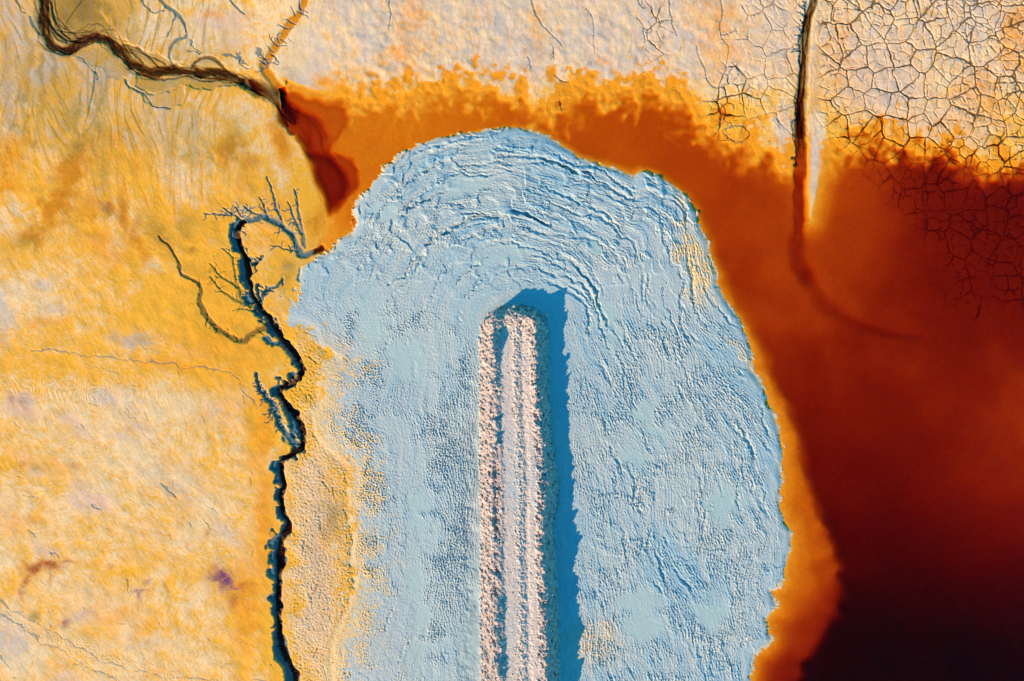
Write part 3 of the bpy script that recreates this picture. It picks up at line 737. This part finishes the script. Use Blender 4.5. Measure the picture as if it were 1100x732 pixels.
for b in [(12, 168, 18, 26, 0, .75), (5, 200, 20, 12, 0, .85), (110, 265, 36, 18, .6, .55), (60, 345, 26, 8, 0, .5), (40, 352, 6, 7, .7, .6), (300, 160, 10, 26, -.3, .55), (262, 195, 10, 24, .2, .5), (300, 235, 20, 30, 0, .45), (130, 160, 30, 40, 0, .4),
          (240, 370, 60, 40, 0, .45), (230, 300, 40, 40, 0, .35), (280, 460, 14, 60, 0, .65), (285, 560, 12, 90, 0, .7), (265, 650, 16, 60, 0, .7), (195, 393, 60, 8, .12, .5), (1060, 105, 40, 30, .6, .5), (1090, 40, 20, 50, 0, .6), (900, 50, 16, 50, 0, .4), (860, 60, 30, 50, 0, .25), (770, 30, 30, 60, 0, .45), (440, 20, 24, 36, .2, .5), (430, 60, 22, 22, 0, .6), (350, 88, 16, 9, 0, .7), (120, 660, 60, 26, .2, .4), (50, 500, 40, 14, .3, .35), (352, 575, 10, 30, 0, .35), (575, 30, 10, 46, 0, .4), (230, 15, 14, 7, 0, .5), (250, 430, 30, 30, .5, .35), (20, 560, 26, 22, .3, .4), (650, 66, 10, 5, 0, .5), (170, 600, 40, 20, .3, .25)]:
    blob('rust', *b)
for b in [(78, 182, 15, 34, .42, 1.0), (62, 222, 19, 32, .62, 1.0), (38, 256, 18, 12, .1, .9), (100, 222, 18, 14, 0, .6), (134, 230, 6, 30, -.08, .85), (148, 262, 9, 26, -.4, .75), (178, 262, 7, 26, -.6, .6), (246, 160, 14, 20, .6, .85), (302, 150, 9, 24, -.35, .9), (268, 172, 14, 10, .6, .7), (30, 150, 20, 8, .5, .4), (340, 240, 14, 26, .3, .75), (365, 236, 14, 14, 0, .9), (350, 262, 12, 8, -.5, .8), (100, 160, 10, 14, 0, .5)]:
    blob('wetochre', *b)
for b in [(90, 12, 34, 22, 0, .8), (118, 22, 10, 20, .2, .5), (60, 90, 36, 36, .6, .40), (28, 100, 6, 50, 0, .6), (46, 110, 5, 34, .1, .6), (75, 125, 7, 26, .5, .65), (108, 100, 5, 26, -.2, .6), (82, 158, 12, 10, 0, .75), (105, 135, 6, 24, -.5, .55), (30, 262, 20, 9, 0, .7), (170, 250, 9, 24, -.6, .55), (112, 180, 8, 26, 0, .55), (118, 228, 8, 8, 0, .7), (200, 245, 14, 8, 0, .5), (250, 145, 14, 26, .4, .4), (205, 160, 12, 34, -.2, .4), (185, 155, 4, 30, 0, .5), (240, 40, 6, 14, 0, .4), (150, 365, 14, 6, 0, .4), (355, 556, 12, 22, 0, .65), (308, 290, 10, 12, .6, .65), (303, 302, 6, 12, 0, .5), (42, 503, 8, 5, 0, .6), (10, 90, 8, 50, 0, .4), (190, 62, 6, 16, .3, .5), (140, 10, 5, 30, 0, .4), (38, 662, 6, 5, .5, .6), (340, 600, 16, 60, 0, .3)]:
    blob('olive', *b)
for b in [(237, 616, 11, 8, .3, 1.0), (244, 623, 8, 11, .3, 1.0), (252, 630, 8, 3, .2, .6), (72, 668, 5, 4, 0, .8), (152, 640, 2.5, 8, 0, .55), (152, 634, 10, 2, 0, .5), (120, 608, 4, 3, 0, .4), (160, 625, 4, 3, 0, .5)]:
    blob('violet', *b)
for b in [(92, 10, 26, 16, .3, .45), (70, 20, 8, 20, -.4, .4), (120, 30, 6, 14, .2, .35)]:
    blob('dark', *b)
for b in [(38, 608, 11, 6, -.3, 1.0), (54, 606, 15, 5, .1, 1.0), (74, 603, 10, 2.5, .1, .6), (30, 622, 4, 10, .4, .8), (25, 636, 4, 8, 0, .6), (57, 618, 2, 10, 0, .5), (252, 645, 7, 10, .2, .55), (262, 628, 9, 6, 0, .5), (118, 225, 6, 7, 0, .5), (148, 240, 4, 5, 0, .5), (205, 268, 3, 4, 0, .6), (16, 430, 10, 3, 1.0, .4), (28, 436, 10, 3, 1.0, .4), (140, 462, 8, 2.5, .6, .4), (80, 500, 5, 3, 0, .4), (300, 430, 2, 3, 0, .2), (186, 530, 5, 2, .8, .3), (26, 498, 5, 3, 0, .4), (224, 572, 3, 6, .5, .5)]:
    blob('red', *b)
for P, w, a in [([(28, 20), (32, 60), (33, 80), (27, 138)], 1.6, .6), ([(43, 62), (46, 84), (49, 102)], 1.8, .75), ([(56, 62), (60, 90), (66, 112), (80, 140)], 1.6, .7), ([(112, 60), (115, 86), (107, 116), (90, 148)], 2.2, .65),
                ([(66, 58), (84, 76), (98, 92), (104, 112)], 1.6, .5), ([(88, 112), (80, 132), (84, 152)], 2.4, .7), ([(70, 110), (78, 126), (86, 150)], 1.3, .7), ([(20, 60), (22, 100), (16, 140)], 1.3, .45),
                ([(8, 40), (10, 90), (4, 150)], 2.2, .4), ([(38, 96), (42, 130), (38, 160)], 1.3, .5), ([(100, 120), (98, 140), (104, 170)], 2.0, .45), ([(160, 100), (158, 140), (164, 180)], 1.6, .35), ([(176, 118), (180, 150), (190, 178)], 1.4, .4),
                ([(206, 110), (212, 140), (226, 168)], 1.6, .4), ([(116, 40), (120, 20), (112, -10)], 3, .5), ([(142, 46), (145, 20), (140, -10)], 2.5, .5)]:
    stroke(P, w * 2.2, w, 0.006, 0.9, mask='olive', amt=a, wig=2.0)
# streaky vertical washes on the upper left
ul = ss(200, 130, Y) * ss(270, 200, X)
masks['olive'] = np.maximum(masks['olive'], np.clip(0.30 * wash + 0.12, 0, .75) * ul)
masks['lilac'] = np.maximum(masks['lilac'], np.clip(-0.32 * wash, 0, .7) * ul)
tb = ss(105, 70, Y) * ss(290, 340, X)
masks['pink'] = np.maximum(masks['pink'], np.clip(-0.40 * wash + 0.1, 0, .8) * tb)
masks['rust'] = np.maximum(masks['rust'], np.clip(0.26 * wash - 0.14, 0, .45) * tb)
masks['lilac'] = np.maximum(masks['lilac'], np.clip(0.34 + 0.16 * n_mid2 + 0.10 * n_big, 0, .7) * tb * ss(860, 840, X))
mid = ss(130, 190, Y) * ss(300, 250, Y) * ss(330, 280, X)
masks['rust'] = np.maximum(masks['rust'], np.clip(0.35 * wash, 0, .6) * mid)
masks['lilac'] = np.maximum(masks['lilac'], np.clip(0.42 * smp(T_ver, X + 400, Y * 0.22 + 90), 0, .7) * ss(110, 60, Y) * ss(300, 360, X))
# iron-orange fringe along the water's edge
fr_w = 26 + 7 * n_ver + 5 * n_sml + 3 * n_fin
fringe = (1 - 0.9 * np.exp(-((X - 877) / 7) ** 2)) * ss(1.0, 0.25, sdl / np.clip(fr_w, 8, 60)) * ss(-0.01, 0.02, sdl + 0.02) * ss(330, 380, X)
masks['rust'] = np.maximum(masks['rust'], fringe)
masks['rust'] = np.where(pond > 0, 0.55, masks['rust'])
masks['pale'] = np.where((pond > 0), 0.15, masks['pale'] * (1 - 0.8 * fringe))
for kx in ('pink', 'lilac', 'violet', 'olive', 'wetochre', 'red'):
    masks[kx] = np.where(pond > 0, 0, masks[kx])
masks['dark'] = np.where(pond > 0, masks['dark'] * 0.6, masks['dark'])
# combed ripple marks on the left flat
comb = np.exp(-(((X - 75) / 95) ** 2 + ((Y - 416 - 0.05 * X) / 14) ** 2))
Z += np.where(pond > 0, 0, 0.020 * comb * np.sin((X + 0.35 * (Y - 410) + 4 * n_mid) * 1.25)).astype(F)
bc = np.exp(-((Y - (655 + 0.42 * X - 0.00052 * X * X) - 8) / 9) ** 2) * ss(300, 250, X)
Z += (0.018 * bc * np.sin((X * 0.8 - 0.5 * Y + 3 * n_sml) * 1.3)).astype(F)

# ------------------------------------------------------------------ materials
def new_mat(name):
    m = bpy.data.materials.new(name)
    m.use_nodes = True
    n = m.node_tree.nodes
    n.clear()
    out = n.new('ShaderNodeOutputMaterial')
    b = n.new('ShaderNodeBsdfPrincipled')
    m.node_tree.links.new(b.outputs[0], out.inputs['Surface'])
    return m, n, m.node_tree.links, b, out

def noise(n, l, scale, detail=4, rough=0.6, stretch=None, rotz=0.0):
    tc = n.new('ShaderNodeTexCoord')
    mp = n.new('ShaderNodeMapping')
    if stretch:
        mp.inputs['Scale'].default_value = stretch
    mp.inputs['Rotation'].default_value = (0, 0, rotz)
    l.new(tc.outputs['Object'], mp.inputs[0])
    t = n.new('ShaderNodeTexNoise')
    t.inputs['Scale'].default_value = scale
    t.inputs['Detail'].default_value = detail
    t.inputs['Roughness'].default_value = rough
    l.new(mp.outputs[0], t.inputs['Vector'])
    return t.outputs['Fac']

def math_(n, l, op, a, b=None, clamp=False):
    t = n.new('ShaderNodeMath')
    t.operation = op
    t.use_clamp = clamp
    for i, v in enumerate((a, b)):
        if v is None:
            continue
        if isinstance(v, (int, float)):
            t.inputs[i].default_value = v
        else:
            l.new(v, t.inputs[i])
    return t.outputs[0]

def mix(n, l, fac, a, b, mode='MIX'):
    t = n.new('ShaderNodeMix')
    t.data_type = 'RGBA'
    t.blend_type = mode
    for i, v in ((0, fac), (6, a), (7, b)):
        if isinstance(v, (int, float)):
            t.inputs[i].default_value = v
        elif isinstance(v, tuple):
            t.inputs[i].default_value = (*v, 1)
        else:
            l.new(v, t.inputs[i])
    return t.outputs[2]

def attr(n, name):
    a = n.new('ShaderNodeAttribute')
    a.attribute_name = name
    return a.outputs['Fac']

def rough_edge(n, l, fac, nz, k=0.8, c=False):
    """break the soft edge of a stain with grain: clamp((fac + (nz-.5)*k*fac*2 ...))"""
    d = math_(n, l, 'MULTIPLY', math_(n, l, 'SUBTRACT', nz, 0.5), k)
    e = math_(n, l, 'MULTIPLY', d, math_(n, l, 'MULTIPLY', fac, 3.0, True))
    e = math_(n, l, 'ADD', math_(n, l, 'ADD', fac, e), -0.42)
    return math_(n, l, 'ADD', math_(n, l, 'MULTIPLY', e, 1.5), 0.42, True) if c else math_(n, l, 'ADD', e, 0.42, True)

def bump(n, l, b, h, strength, dist):
    t = n.new('ShaderNodeBump')
    t.inputs['Strength'].default_value = strength
    t.inputs['Distance'].default_value = dist
    l.new(h, t.inputs['Height'])
    l.new(t.outputs[0], b.inputs['Normal'])

YELLOW, CREAM, ORANGE = (0.605, 0.303, 0.022), (0.575, 0.435, 0.235), (0.58, 0.215, 0.004)
PINK, LILAC, OLIVE = (0.50, 0.36, 0.255), (0.375, 0.36, 0.335), (0.20, 0.142, 0.024)
VIOLET, GREYMUD, DARKMUD = (0.10, 0.02, 0.10), (0.045, 0.12, 0.14), (0.070, 0.038, 0.012)
WETOCHRE, RED = (0.43, 0.16, 0.003), (0.24, 0.045, 0.006)

def warped(n, l, scale, detail, rough, dist, stretch=None, rotz=0.0):
    o = noise(n, l, scale, detail, rough, stretch, rotz)
    o.node.inputs['Distortion'].default_value = dist
    return o

def mud_material(name, relief=1.0):
    m, n, l, b, out = new_mat(name)
    f1 = warped(n, l, 0.9, 8, 0.72, 1.6)
    f2 = warped(n, l, 4.5, 5, 0.7, 0.8)
    f3 = warped(n, l, 0.30, 7, 0.66, 2.2)
    f4 = warped(n, l, 2.0, 6, 0.72, 2.5)
    st = attr(n, 'streak')
    g1 = math_(n, l, 'ADD', math_(n, l, 'MULTIPLY', f1, 0.85), math_(n, l, 'MULTIPLY', st, 0.15))
    g2 = math_(n, l, 'ADD', math_(n, l, 'MULTIPLY', f4, 0.8), math_(n, l, 'MULTIPLY', st, 0.2))
    col = mix(n, l, rough_edge(n, l, attr(n, 'pale'), g1, 2.6, True), YELLOW, CREAM)
    col = mix(n, l, rough_edge(n, l, attr(n, 'pink'), g2, 2.0, True), col, PINK)
    col = mix(n, l, rough_edge(n, l, attr(n, 'lilac'), f3, 2.0), col, LILAC)
    col = mix(n, l, rough_edge(n, l, attr(n, 'rust'), g1, 2.2, True), col, ORANGE)
    col = mix(n, l, rough_edge(n, l, attr(n, 'wetochre'), f1, 0.8, True), col, WETOCHRE)
    col = mix(n, l, rough_edge(n, l, attr(n, 'olive'), g2, 1.3), col, OLIVE)
    col = mix(n, l, rough_edge(n, l, attr(n, 'red'), f2, 2.0), col, RED)
    col = mix(n, l, rough_edge(n, l, attr(n, 'violet'), f2, 1.6), col, VIOLET)
    # thin ochre veins: narrow bands of the swirled grain
    vein = math_(n, l, 'ABSOLUTE', math_(n, l, 'SUBTRACT', f4, 0.5))
    vein = math_(n, l, 'SUBTRACT', 1.0, math_(n, l, 'MULTIPLY', vein, 20.0), True)
    vein = math_(n, l, 'MULTIPLY', vein, math_(n, l, 'MULTIPLY', math_(n, l, 'SUBTRACT', f3, 0.40, True), 3.0, True))
    col = mix(n, l, vein, col, (0.42, 0.21, 0.03))
    col = mix(n, l, attr(n, 'grey'), col, GREYMUD)
    col = mix(n, l, attr(n, 'dark'), col, DARKMUD)
    v = math_(n, l, 'ADD', math_(n, l, 'MULTIPLY', f2, 0.62), math_(n, l, 'MULTIPLY', st, 0.12))
    v = math_(n, l, 'ADD', v, 0.63)
    cv = n.new('ShaderNodeCombineColor')
    for i in range(3):
        l.new(v, cv.inputs[i])
    col = mix(n, l, 1.0, col, cv.outputs[0], 'MULTIPLY')
    l.new(col, b.inputs['Base Color'])
    b.inputs['Roughness'].default_value = 0.85
    b.inputs['Specular IOR Level'].default_value = 0.15
    h = math_(n, l, 'ADD', f2, math_(n, l, 'MULTIPLY', f4, 0.6))
    bump(n, l, b, h, 0.10 * relief, 0.05)
    return m

M_ground = mud_material('ochre mud')
M_crack = mud_material('cracked clay')

m, n, l, b, out = new_mat('blue grey tailings')
f1 = noise(n, l, 3.0, 6, 0.7)
f2 = noise(n, l, 14.0, 3, 0.7)
f3 = noise(n, l, 0.5, 4, 0.6)
col = mix(n, l, f3, (0.275, 0.36, 0.365), (0.315, 0.378, 0.37))
col = mix(n, l, math_(n, l, 'MULTIPLY', attr(n, 'shade_blue'), 0.85), col, (0.165, 0.32, 0.39))  # slope shade put into the base colour as blue
col = mix(n, l, attr(n, 'wet'), col, (0.265, 0.375, 0.37))
sd_ = rough_edge(n, l, attr(n, 'sand'), f1, 1.6)
col = mix(n, l, sd_, col, (0.54, 0.385, 0.17))
v = math_(n, l, 'ADD', math_(n, l, 'MULTIPLY', f1, 0.35), 0.825)
cv = n.new('ShaderNodeCombineColor')
for i in range(3):
    l.new(v, cv.inputs[i])
col = mix(n, l, 1.0, col, cv.outputs[0], 'MULTIPLY')
l.new(col, b.inputs['Base Color'])
b.inputs['Roughness'].default_value = 0.7
b.inputs['Specular IOR Level'].default_value = 0.25
hh = math_(n, l, 'MULTIPLY', math_(n, l, 'ADD', f1, f2), math_(n, l, 'SUBTRACT', 1.0, attr(n, 'wet'), True))
bump(n, l, b, hh, 0.18, 0.05)
M_fan = m

def rock_material(name, c1, c2, bs):
    m, n, l, b, out = new_mat(name)
    f1 = noise(n, l, 2.0, 5, 0.7)
    f2 = noise(n, l, 9.0, 4, 0.7)
    oi = n.new('ShaderNodeObjectInfo')
    f = math_(n, l, 'ADD', math_(n, l, 'ADD', math_(n, l, 'MULTIPLY', f1, 2.4), -0.9), math_(n, l, 'MULTIPLY', oi.outputs['Random'], 0.5), True)
    col = mix(n, l, f, c1, c2)
    l.new(col, b.inputs['Base Color'])
    b.inputs['Roughness'].default_value = 0.9
    b.inputs['Specular IOR Level'].default_value = 0.15
    bump(n, l, b, math_(n, l, 'ADD', f1, f2), bs, 0.12)
    return m
M_rock = rock_material('pale quarry rock', (0.31, 0.265, 0.225), (0.60, 0.525, 0.44), 0.4)
M_dyke = rock_material('dyke rubble', (0.20, 0.17, 0.16), (0.42, 0.36, 0.325), 0.5)
M_road = rock_material('track dust', (0.43, 0.38, 0.325), (0.55, 0.47, 0.385), 0.3)
n, l = M_road.node_tree.nodes, M_road.node_tree.links
b = next(q for q in n if q.type == 'BSDF_PRINCIPLED')
old = b.inputs['Base Color'].links[0].from_socket
fz = warped(n, l, 0.55, 5, 0.65, 0.6, (1.0, 0.16, 1.0))
fz = math_(n, l, 'MULTIPLY', math_(n, l, 'SUBTRACT', fz, 0.48, True), 4.0, True)      # drying blue slurry carried along the ruts
l.new(mix(n, l, fz, old, (0.31, 0.385, 0.41)), b.inputs['Base Color'])

def water_material(name, density, keep, rough=0.05):
    m, n, l, b, out = new_mat(name)
    n.remove(b)
    tr = n.new('ShaderNodeBsdfTransparent')
    gl = n.new('ShaderNodeBsdfGlossy')
    gl.inputs['Roughness'].default_value = rough
    fz = n.new('ShaderNodeFresnel')
    fz.inputs['IOR'].default_value = 1.2
    mx = n.new('ShaderNodeMixShader')
    f = noise(n, l, 1.5, 3, 0.5)
    bp = n.new('ShaderNodeBump')
    bp.inputs['Strength'].default_value = 0.05
    bp.inputs['Distance'].default_value = 0.05
    l.new(f, bp.inputs['Height'])
    l.new(bp.outputs[0], gl.inputs['Normal'])
    ge = n.new('ShaderNodeNewGeometry')      # reflection only on the upper face, light leaves and enters freely
    l.new(math_(n, l, 'MULTIPLY', fz.outputs[0], math_(n, l, 'SUBTRACT', 1.0, ge.outputs['Backfacing'])), mx.inputs[0])
    l.new(tr.outputs[0], mx.inputs[1])
    l.new(gl.outputs[0], mx.inputs[2])
    l.new(mx.outputs[0], out.inputs['Surface'])
    va = n.new('ShaderNodeVolumeAbsorption')
    va.inputs['Color'].default_value = (*keep, 1)
    va.inputs['Density'].default_value = density
    l.new(va.outputs[0], out.inputs['Volume'])
    return m
M_pond = water_material('acid red water', 20.0, (0.892, 0.69, 0.0))
M_stream = water_material('brown stream water', 12.0, (0.78, 0.62, 0.25))
M_gully = water_material('dark gully water', 9.0, (0.74, 0.45, 0.2))

# ------------------------------------------------------------------ meshes cut from the one height field
def link(o):
    scene.collection.objects.link(o)
    return o

def tag(o, label, cat=None, group=None, kind=None):
    o['label'] = label
    if cat:
        o['category'] = cat
    if group:
        o['group'] = group
    if kind:
        o['kind'] = kind
    return o

WX = (X - CX) * S
WY = (CY - Y) * S
VERT = np.stack([WX, WY, Z], -1).reshape(-1, 3).astype(F)
zone = np.zeros((NY, NX), np.int8)
zone[crackzone > 0.35] = 1
zone[(fan > 0) & (k > 0.05)] = 2
zone[dyke > 0.4] = 3
zone[(dyke > 14) & (u > .315) & (u < .735) & (Y > 348)] = 4
gz = ss(1, .5, gul_d / 1.0)
zq = zone[:-1, :-1]
idx = np.arange(NY * NX, dtype=np.int32).reshape(NY, NX)
Q = np.stack([idx[:-1, :-1], idx[1:, :-1], idx[1:, 1:], idx[:-1, 1:]], -1)

def sheet(name, z, mat, attrs):
    q = Q[zq == z]
    used = np.unique(q)
    remap = np.zeros(NY * NX, np.int32)
    remap[used] = np.arange(len(used), dtype=np.int32)
    q = remap[q]
    me = bpy.data.meshes.new(name)
    me.vertices.add(len(used))
    me.vertices.foreach_set('co', VERT[used].ravel())
    me.loops.add(q.size)
    me.loops.foreach_set('vertex_index', q.ravel())
    me.polygons.add(len(q))
    me.polygons.foreach_set('loop_start', np.arange(0, q.size, 4, dtype=np.int32))
    me.polygons.foreach_set('use_smooth', np.ones(len(q), bool))
    me.update(calc_edges=True)
    for an, arr in attrs.items():
        a = me.attributes.new(an, 'FLOAT', 'POINT')
        a.data.foreach_set('value', np.clip(arr, 0, 1).astype(F).ravel()[used])
    me.materials.append(mat)
    return link(bpy.data.objects.new(name, me))

mud = {kx: masks[kx] for kx in masks}
tag(sheet('ground', 0, M_ground, mud), 'ochre yellow mud flat with orange and cream mineral stains', kind='structure')
tag(sheet('cracked_mud', 1, M_crack, mud), 'pinkish dried mud split into small polygons by dark cracks', kind='structure')
tag(sheet('tailings_fan', 2, M_fan, {'sand': sand, 'wet': wetm, 'shade_blue': shade_blue}), 'pale blue grey tailings spread out in wrinkled lobes round the dyke', kind='structure')
tag(sheet('embankment', 3, M_dyke, {}), 'rocky dyke of pale rubble running into the blue tailings', kind='structure')
tag(sheet('road', 4, M_road, {}), 'dusty pale haul track with wheel ruts along the top of the dyke', kind='structure')

# ------------------------------------------------------------------ water bodies
def prism(name, ring, ztop, zbot, mat, label):
    """closed body of water: a level or sloping top sheet over a hidden bottom"""
    nn = len(ring)
    zt = ztop if hasattr(ztop, '__len__') else [ztop] * nn
    v = [((x - CX) * S, (CY - y) * S, zz) for (x, y), zz in zip(ring, zt)] + [((x - CX) * S, (CY - y) * S, zz - zbot) for (x, y), zz in zip(ring, zt)]
    f = [list(range(nn)), [nn + i for i in range(nn)][::-1]] + [[i, nn + i, nn + (i + 1) % nn, (i + 1) % nn] for i in range(nn)]
    me = bpy.data.meshes.new(name)
    me.from_pydata(v, [], f)
    import bmesh
    bm = bmesh.new()
    bm.from_mesh(me)
    bmesh.ops.recalc_face_normals(bm, faces=bm.faces)
    bm.to_mesh(me)
    bm.free()
    me.materials.append(mat)
    o = link(bpy.data.objects.new(name, me))
    return tag(o, label, kind='structure')

prism('water', [(290, 116), (268, 96), (264, 84), (280, 80), (300, 84), (360, 84), (700, 62), (900, 100), (1104, 140), (1600, 140), (2060, 500), (2060, 900), (1800, 1460), (880, 1560), (700, 1250), (600, 400), (420, 330), (374, 270), (352, 285), (334, 276), (338, 240), (320, 200)],
      0.0, 4.0, M_pond, 'deep red and orange acid pond lying round the blue tailings')

def ribbon(name, P, half, l0, l1, thick, mat, label, per=4):
    """water along a channel: quad strip top and bottom, closed"""
    C = catmull(P, per)
    T = np.gradient(C, axis=0)
    T /= np.hypot(T[:, 0], T[:, 1])[:, None] + 1e-9
    N = np.stack([-T[:, 1], T[:, 0]], -1)
    L = np.concatenate([[0], np.cumsum(np.hypot(*np.diff(C, axis=0).T))])
    L /= L[-1]
    v, f = [], []
    for i in range(len(C)):
        lev = l0(C[i]) if callable(l0) else lerp(l0, l1, L[i])
        for sgn in (-1, 1):
            p = C[i] + N[i] * half * sgn
            for zz in (lev, lev - thick):
                v.append(((p[0] - CX) * S, (CY - p[1]) * S, zz))
    for i in range(len(C) - 1):
        a, c = 4 * i, 4 * (i + 1)
        f += [[a, a + 2, c + 2, c], [a + 1, c + 1, c + 3, a + 3], [a, c, c + 1, a + 1], [a + 2, a + 3, c + 3, c + 2]]
    f += [[0, 1, 3, 2], [len(v) - 4, len(v) - 2, len(v) - 1, len(v) - 3]]
    me = bpy.data.meshes.new(name)
    me.from_pydata(v, [], f)
    import bmesh
    bm = bmesh.new()
    bm.from_mesh(me)
    bmesh.ops.recalc_face_normals(bm, faces=bm.faces)
    bm.to_mesh(me)
    bm.free()
    me.materials.append(mat)
    return tag(link(bpy.data.objects.new(name, me)), label, kind='structure')

def bed(P, per, q):
    """level of the channel bed along P, smoothed, so that the water keeps a steady depth"""
    C = catmull(P, per)
    out = []
    for x, y in C:
        i = int(np.clip(np.searchsorted(ys, y), 0, NY - 1))
        j = int(np.clip(np.searchsorted(xs, x), 0, NX - 1))
        out.append(float(np.median(Z[max(i - 4, 0):i + 5, max(j - 4, 0):j + 5])))
    o = np.array(out)
    kk = np.ones(q) / q
    o = np.convolve(np.pad(o, q // 2, mode='edge'), kk, 'valid')[:len(C)]
    return C, o

def along(P, per, q, up):
    C, o = bed(P, per, q)
    def fn(p):
        i = int(np.argmin(np.hypot(C[:, 0] - p[0], C[:, 1] - p[1])))
        return float(o[i]) + up
    return fn

ribbon('stream', STREAM[:-2], 6.5, along(STREAM, 4, 9, 0.10), 0, 0.8, M_stream, 'dark brown braided stream winding in from the upper left to the red pool')
ribbon('gully_stream', GULLY, 4.6, along(GULLY, 4, 9, 0.11), 0, 0.7, M_gully, 'black narrow creek twisting down its gully through the yellow flat')
ribbon('channel_water', CHAN[:8], 5.0, along(CHAN[:8], 4, 9, 0.06), 0, 0.7, M_stream, 'rusty straight channel running down between the cracked mud and the pond')

# ------------------------------------------------------------------ rubble on the dyke
def rock_mesh(seed, sub=1):
    import bmesh
    r = random.Random(seed)
    bm = bmesh.new()
    bmesh.ops.create_icosphere(bm, subdivisions=sub, radius=1.0)
    sc = (r.uniform(.8, 1.25), r.uniform(.7, 1.05), r.uniform(.42, .65))
    planes = []
    for _ in range(7):
        a, c = r.uniform(0, 6.28), r.uniform(-1, 1)
        s_ = math.sqrt(1 - c * c)
        planes.append((Vector((s_ * math.cos(a), s_ * math.sin(a), c)), r.uniform(.55, .85)))
    for v in bm.verts:
        p = v.co.copy()
        for nrm, dd in planes:
            e = p.dot(nrm) - dd
            if e > 0:
                p -= nrm * e
        p *= 1 + r.uniform(-.06, .06)
        v.co = Vector((p.x * sc[0], p.y * sc[1], p.z * sc[2]))
    me = bpy.data.meshes.new('boulder')
    bm.to_mesh(me)
    bm.free()
    me.materials.append(M_rock)
    return me

def zat(x, y):
    i = int(np.searchsorted(ys, y))
    j = int(np.searchsorted(xs, x))
    return float(Z[i, j])

r_ = random.Random(99)
rocks = [rock_mesh(i, 2) for i in range(10)]
def xlr(y):
    return np.interp(y, yk, [514, 514, 514, 515.5, 515, 516, 520]), np.interp(y, yk, [590, 589, 600, 596, 600, 602, 606])
def spot(where):
    y = r_.uniform(336, 736)
    a, c = xlr(y)
    if where == 'west':
        uu = r_.choice((r_.uniform(.04, .30), r_.uniform(.16, .30)))
    elif where == 'east':
        uu = r_.uniform(.76, .99)
    elif where == 'middle':
        uu = r_.gauss(.52, .02)
        y = r_.uniform(365, 736)
    else:
        ang = r_.uniform(math.pi, 2 * math.pi)
        q = r_.uniform(.35, 1.0)
        return 551 + 35 * q * math.cos(ang), 362 + 33 * q * math.sin(ang)
    return a + uu * (c - a), y
GR = [('west', 110, 'pale pink boulder heaped along the sunlit left edge of the dyke', 'boulders on the sunlit dyke edge'),
      ('east', 95, 'bluish shaded boulder piled on the steep right slope of the dyke', 'boulders on the shaded dyke slope'),
      ('middle', 35, 'small pale stone in the low ridge between the wheel tracks', 'stones between the wheel tracks'),
      ('tip', 56, 'pale boulder dumped round the blunt upper end of the dyke', 'boulders round the dyke head')]
for where, cnt, lab, grp in GR:
    for q in range(cnt):
        x, y = spot(where)
        s_ = r_.uniform(.17, .30) if where != 'middle' else r_.uniform(.11, .17)
        if r_.random() < .08 and where != 'middle':
            s_ *= 1.35
        o = bpy.data.objects.new('boulder', r_.choice(rocks))
        o.location = ((x - CX) * S, (CY - y) * S, zat(x, y) + s_ * .05)
        o.rotation_euler = (r_.uniform(-.5, .5), r_.uniform(-.5, .5), r_.uniform(0, 6.28))
        o.scale = (s_, s_, s_)
        link(o)
        tag(o, lab, 'boulder', grp)

# the countless smaller stones, one mass
base = []
for i in range(8):
    me = rock_mesh(200 + i, 1)
    co = np.zeros(len(me.vertices) * 3, F)
    me.vertices.foreach_get('co', co)
    fc = np.zeros(len(me.polygons) * 3, np.int32)
    me.loops.foreach_get('vertex_index', fc)
    base.append((co.reshape(-1, 3), fc.reshape(-1, 3)))
VV, FF, off = [], [], 0
r_ = random.Random(4)
for q in range(9000):
    w = r_.random()
    x, y = spot('west' if w < .40 else 'east' if w < .74 else 'tip' if w < .86 else 'middle')
    if w > .97:
        y = r_.uniform(360, 736)
        a, c = xlr(y)
        x = a + r_.uniform(.32, .76) * (c - a)
    s_ = .05 + .10 * r_.random() ** 2 if w > .4 else .04 + .06 * r_.random() ** 2
    co, fc = base[q % 8]
    a = r_.uniform(0, 6.28)
    c_, d_ = math.cos(a), math.sin(a)
    R = np.array([[c_, -d_, 0], [d_, c_, 0], [0, 0, 1]], F)
    p = (co @ R.T) * s_ + np.array([(x - CX) * S, (CY - y) * S, zat(x, y) + s_ * .05], F)
    VV.append(p)
    FF.append(fc + off)
    off += len(co)
VV = np.concatenate(VV)
FF = np.concatenate(FF).astype(np.int32)
me = bpy.data.meshes.new('rubble')
me.vertices.add(len(VV))
me.vertices.foreach_set('co', VV.ravel().astype(F))
me.loops.add(FF.size)
me.loops.foreach_set('vertex_index', FF.ravel())
me.polygons.add(len(FF))
me.polygons.foreach_set('loop_start', np.arange(0, FF.size, 3, dtype=np.int32))
me.update(calc_edges=True)
me.materials.append(M_rock)
tag(link(bpy.data.objects.new('rubble', me)), 'loose pale rubble covering both edges of the dyke', kind='stuff')
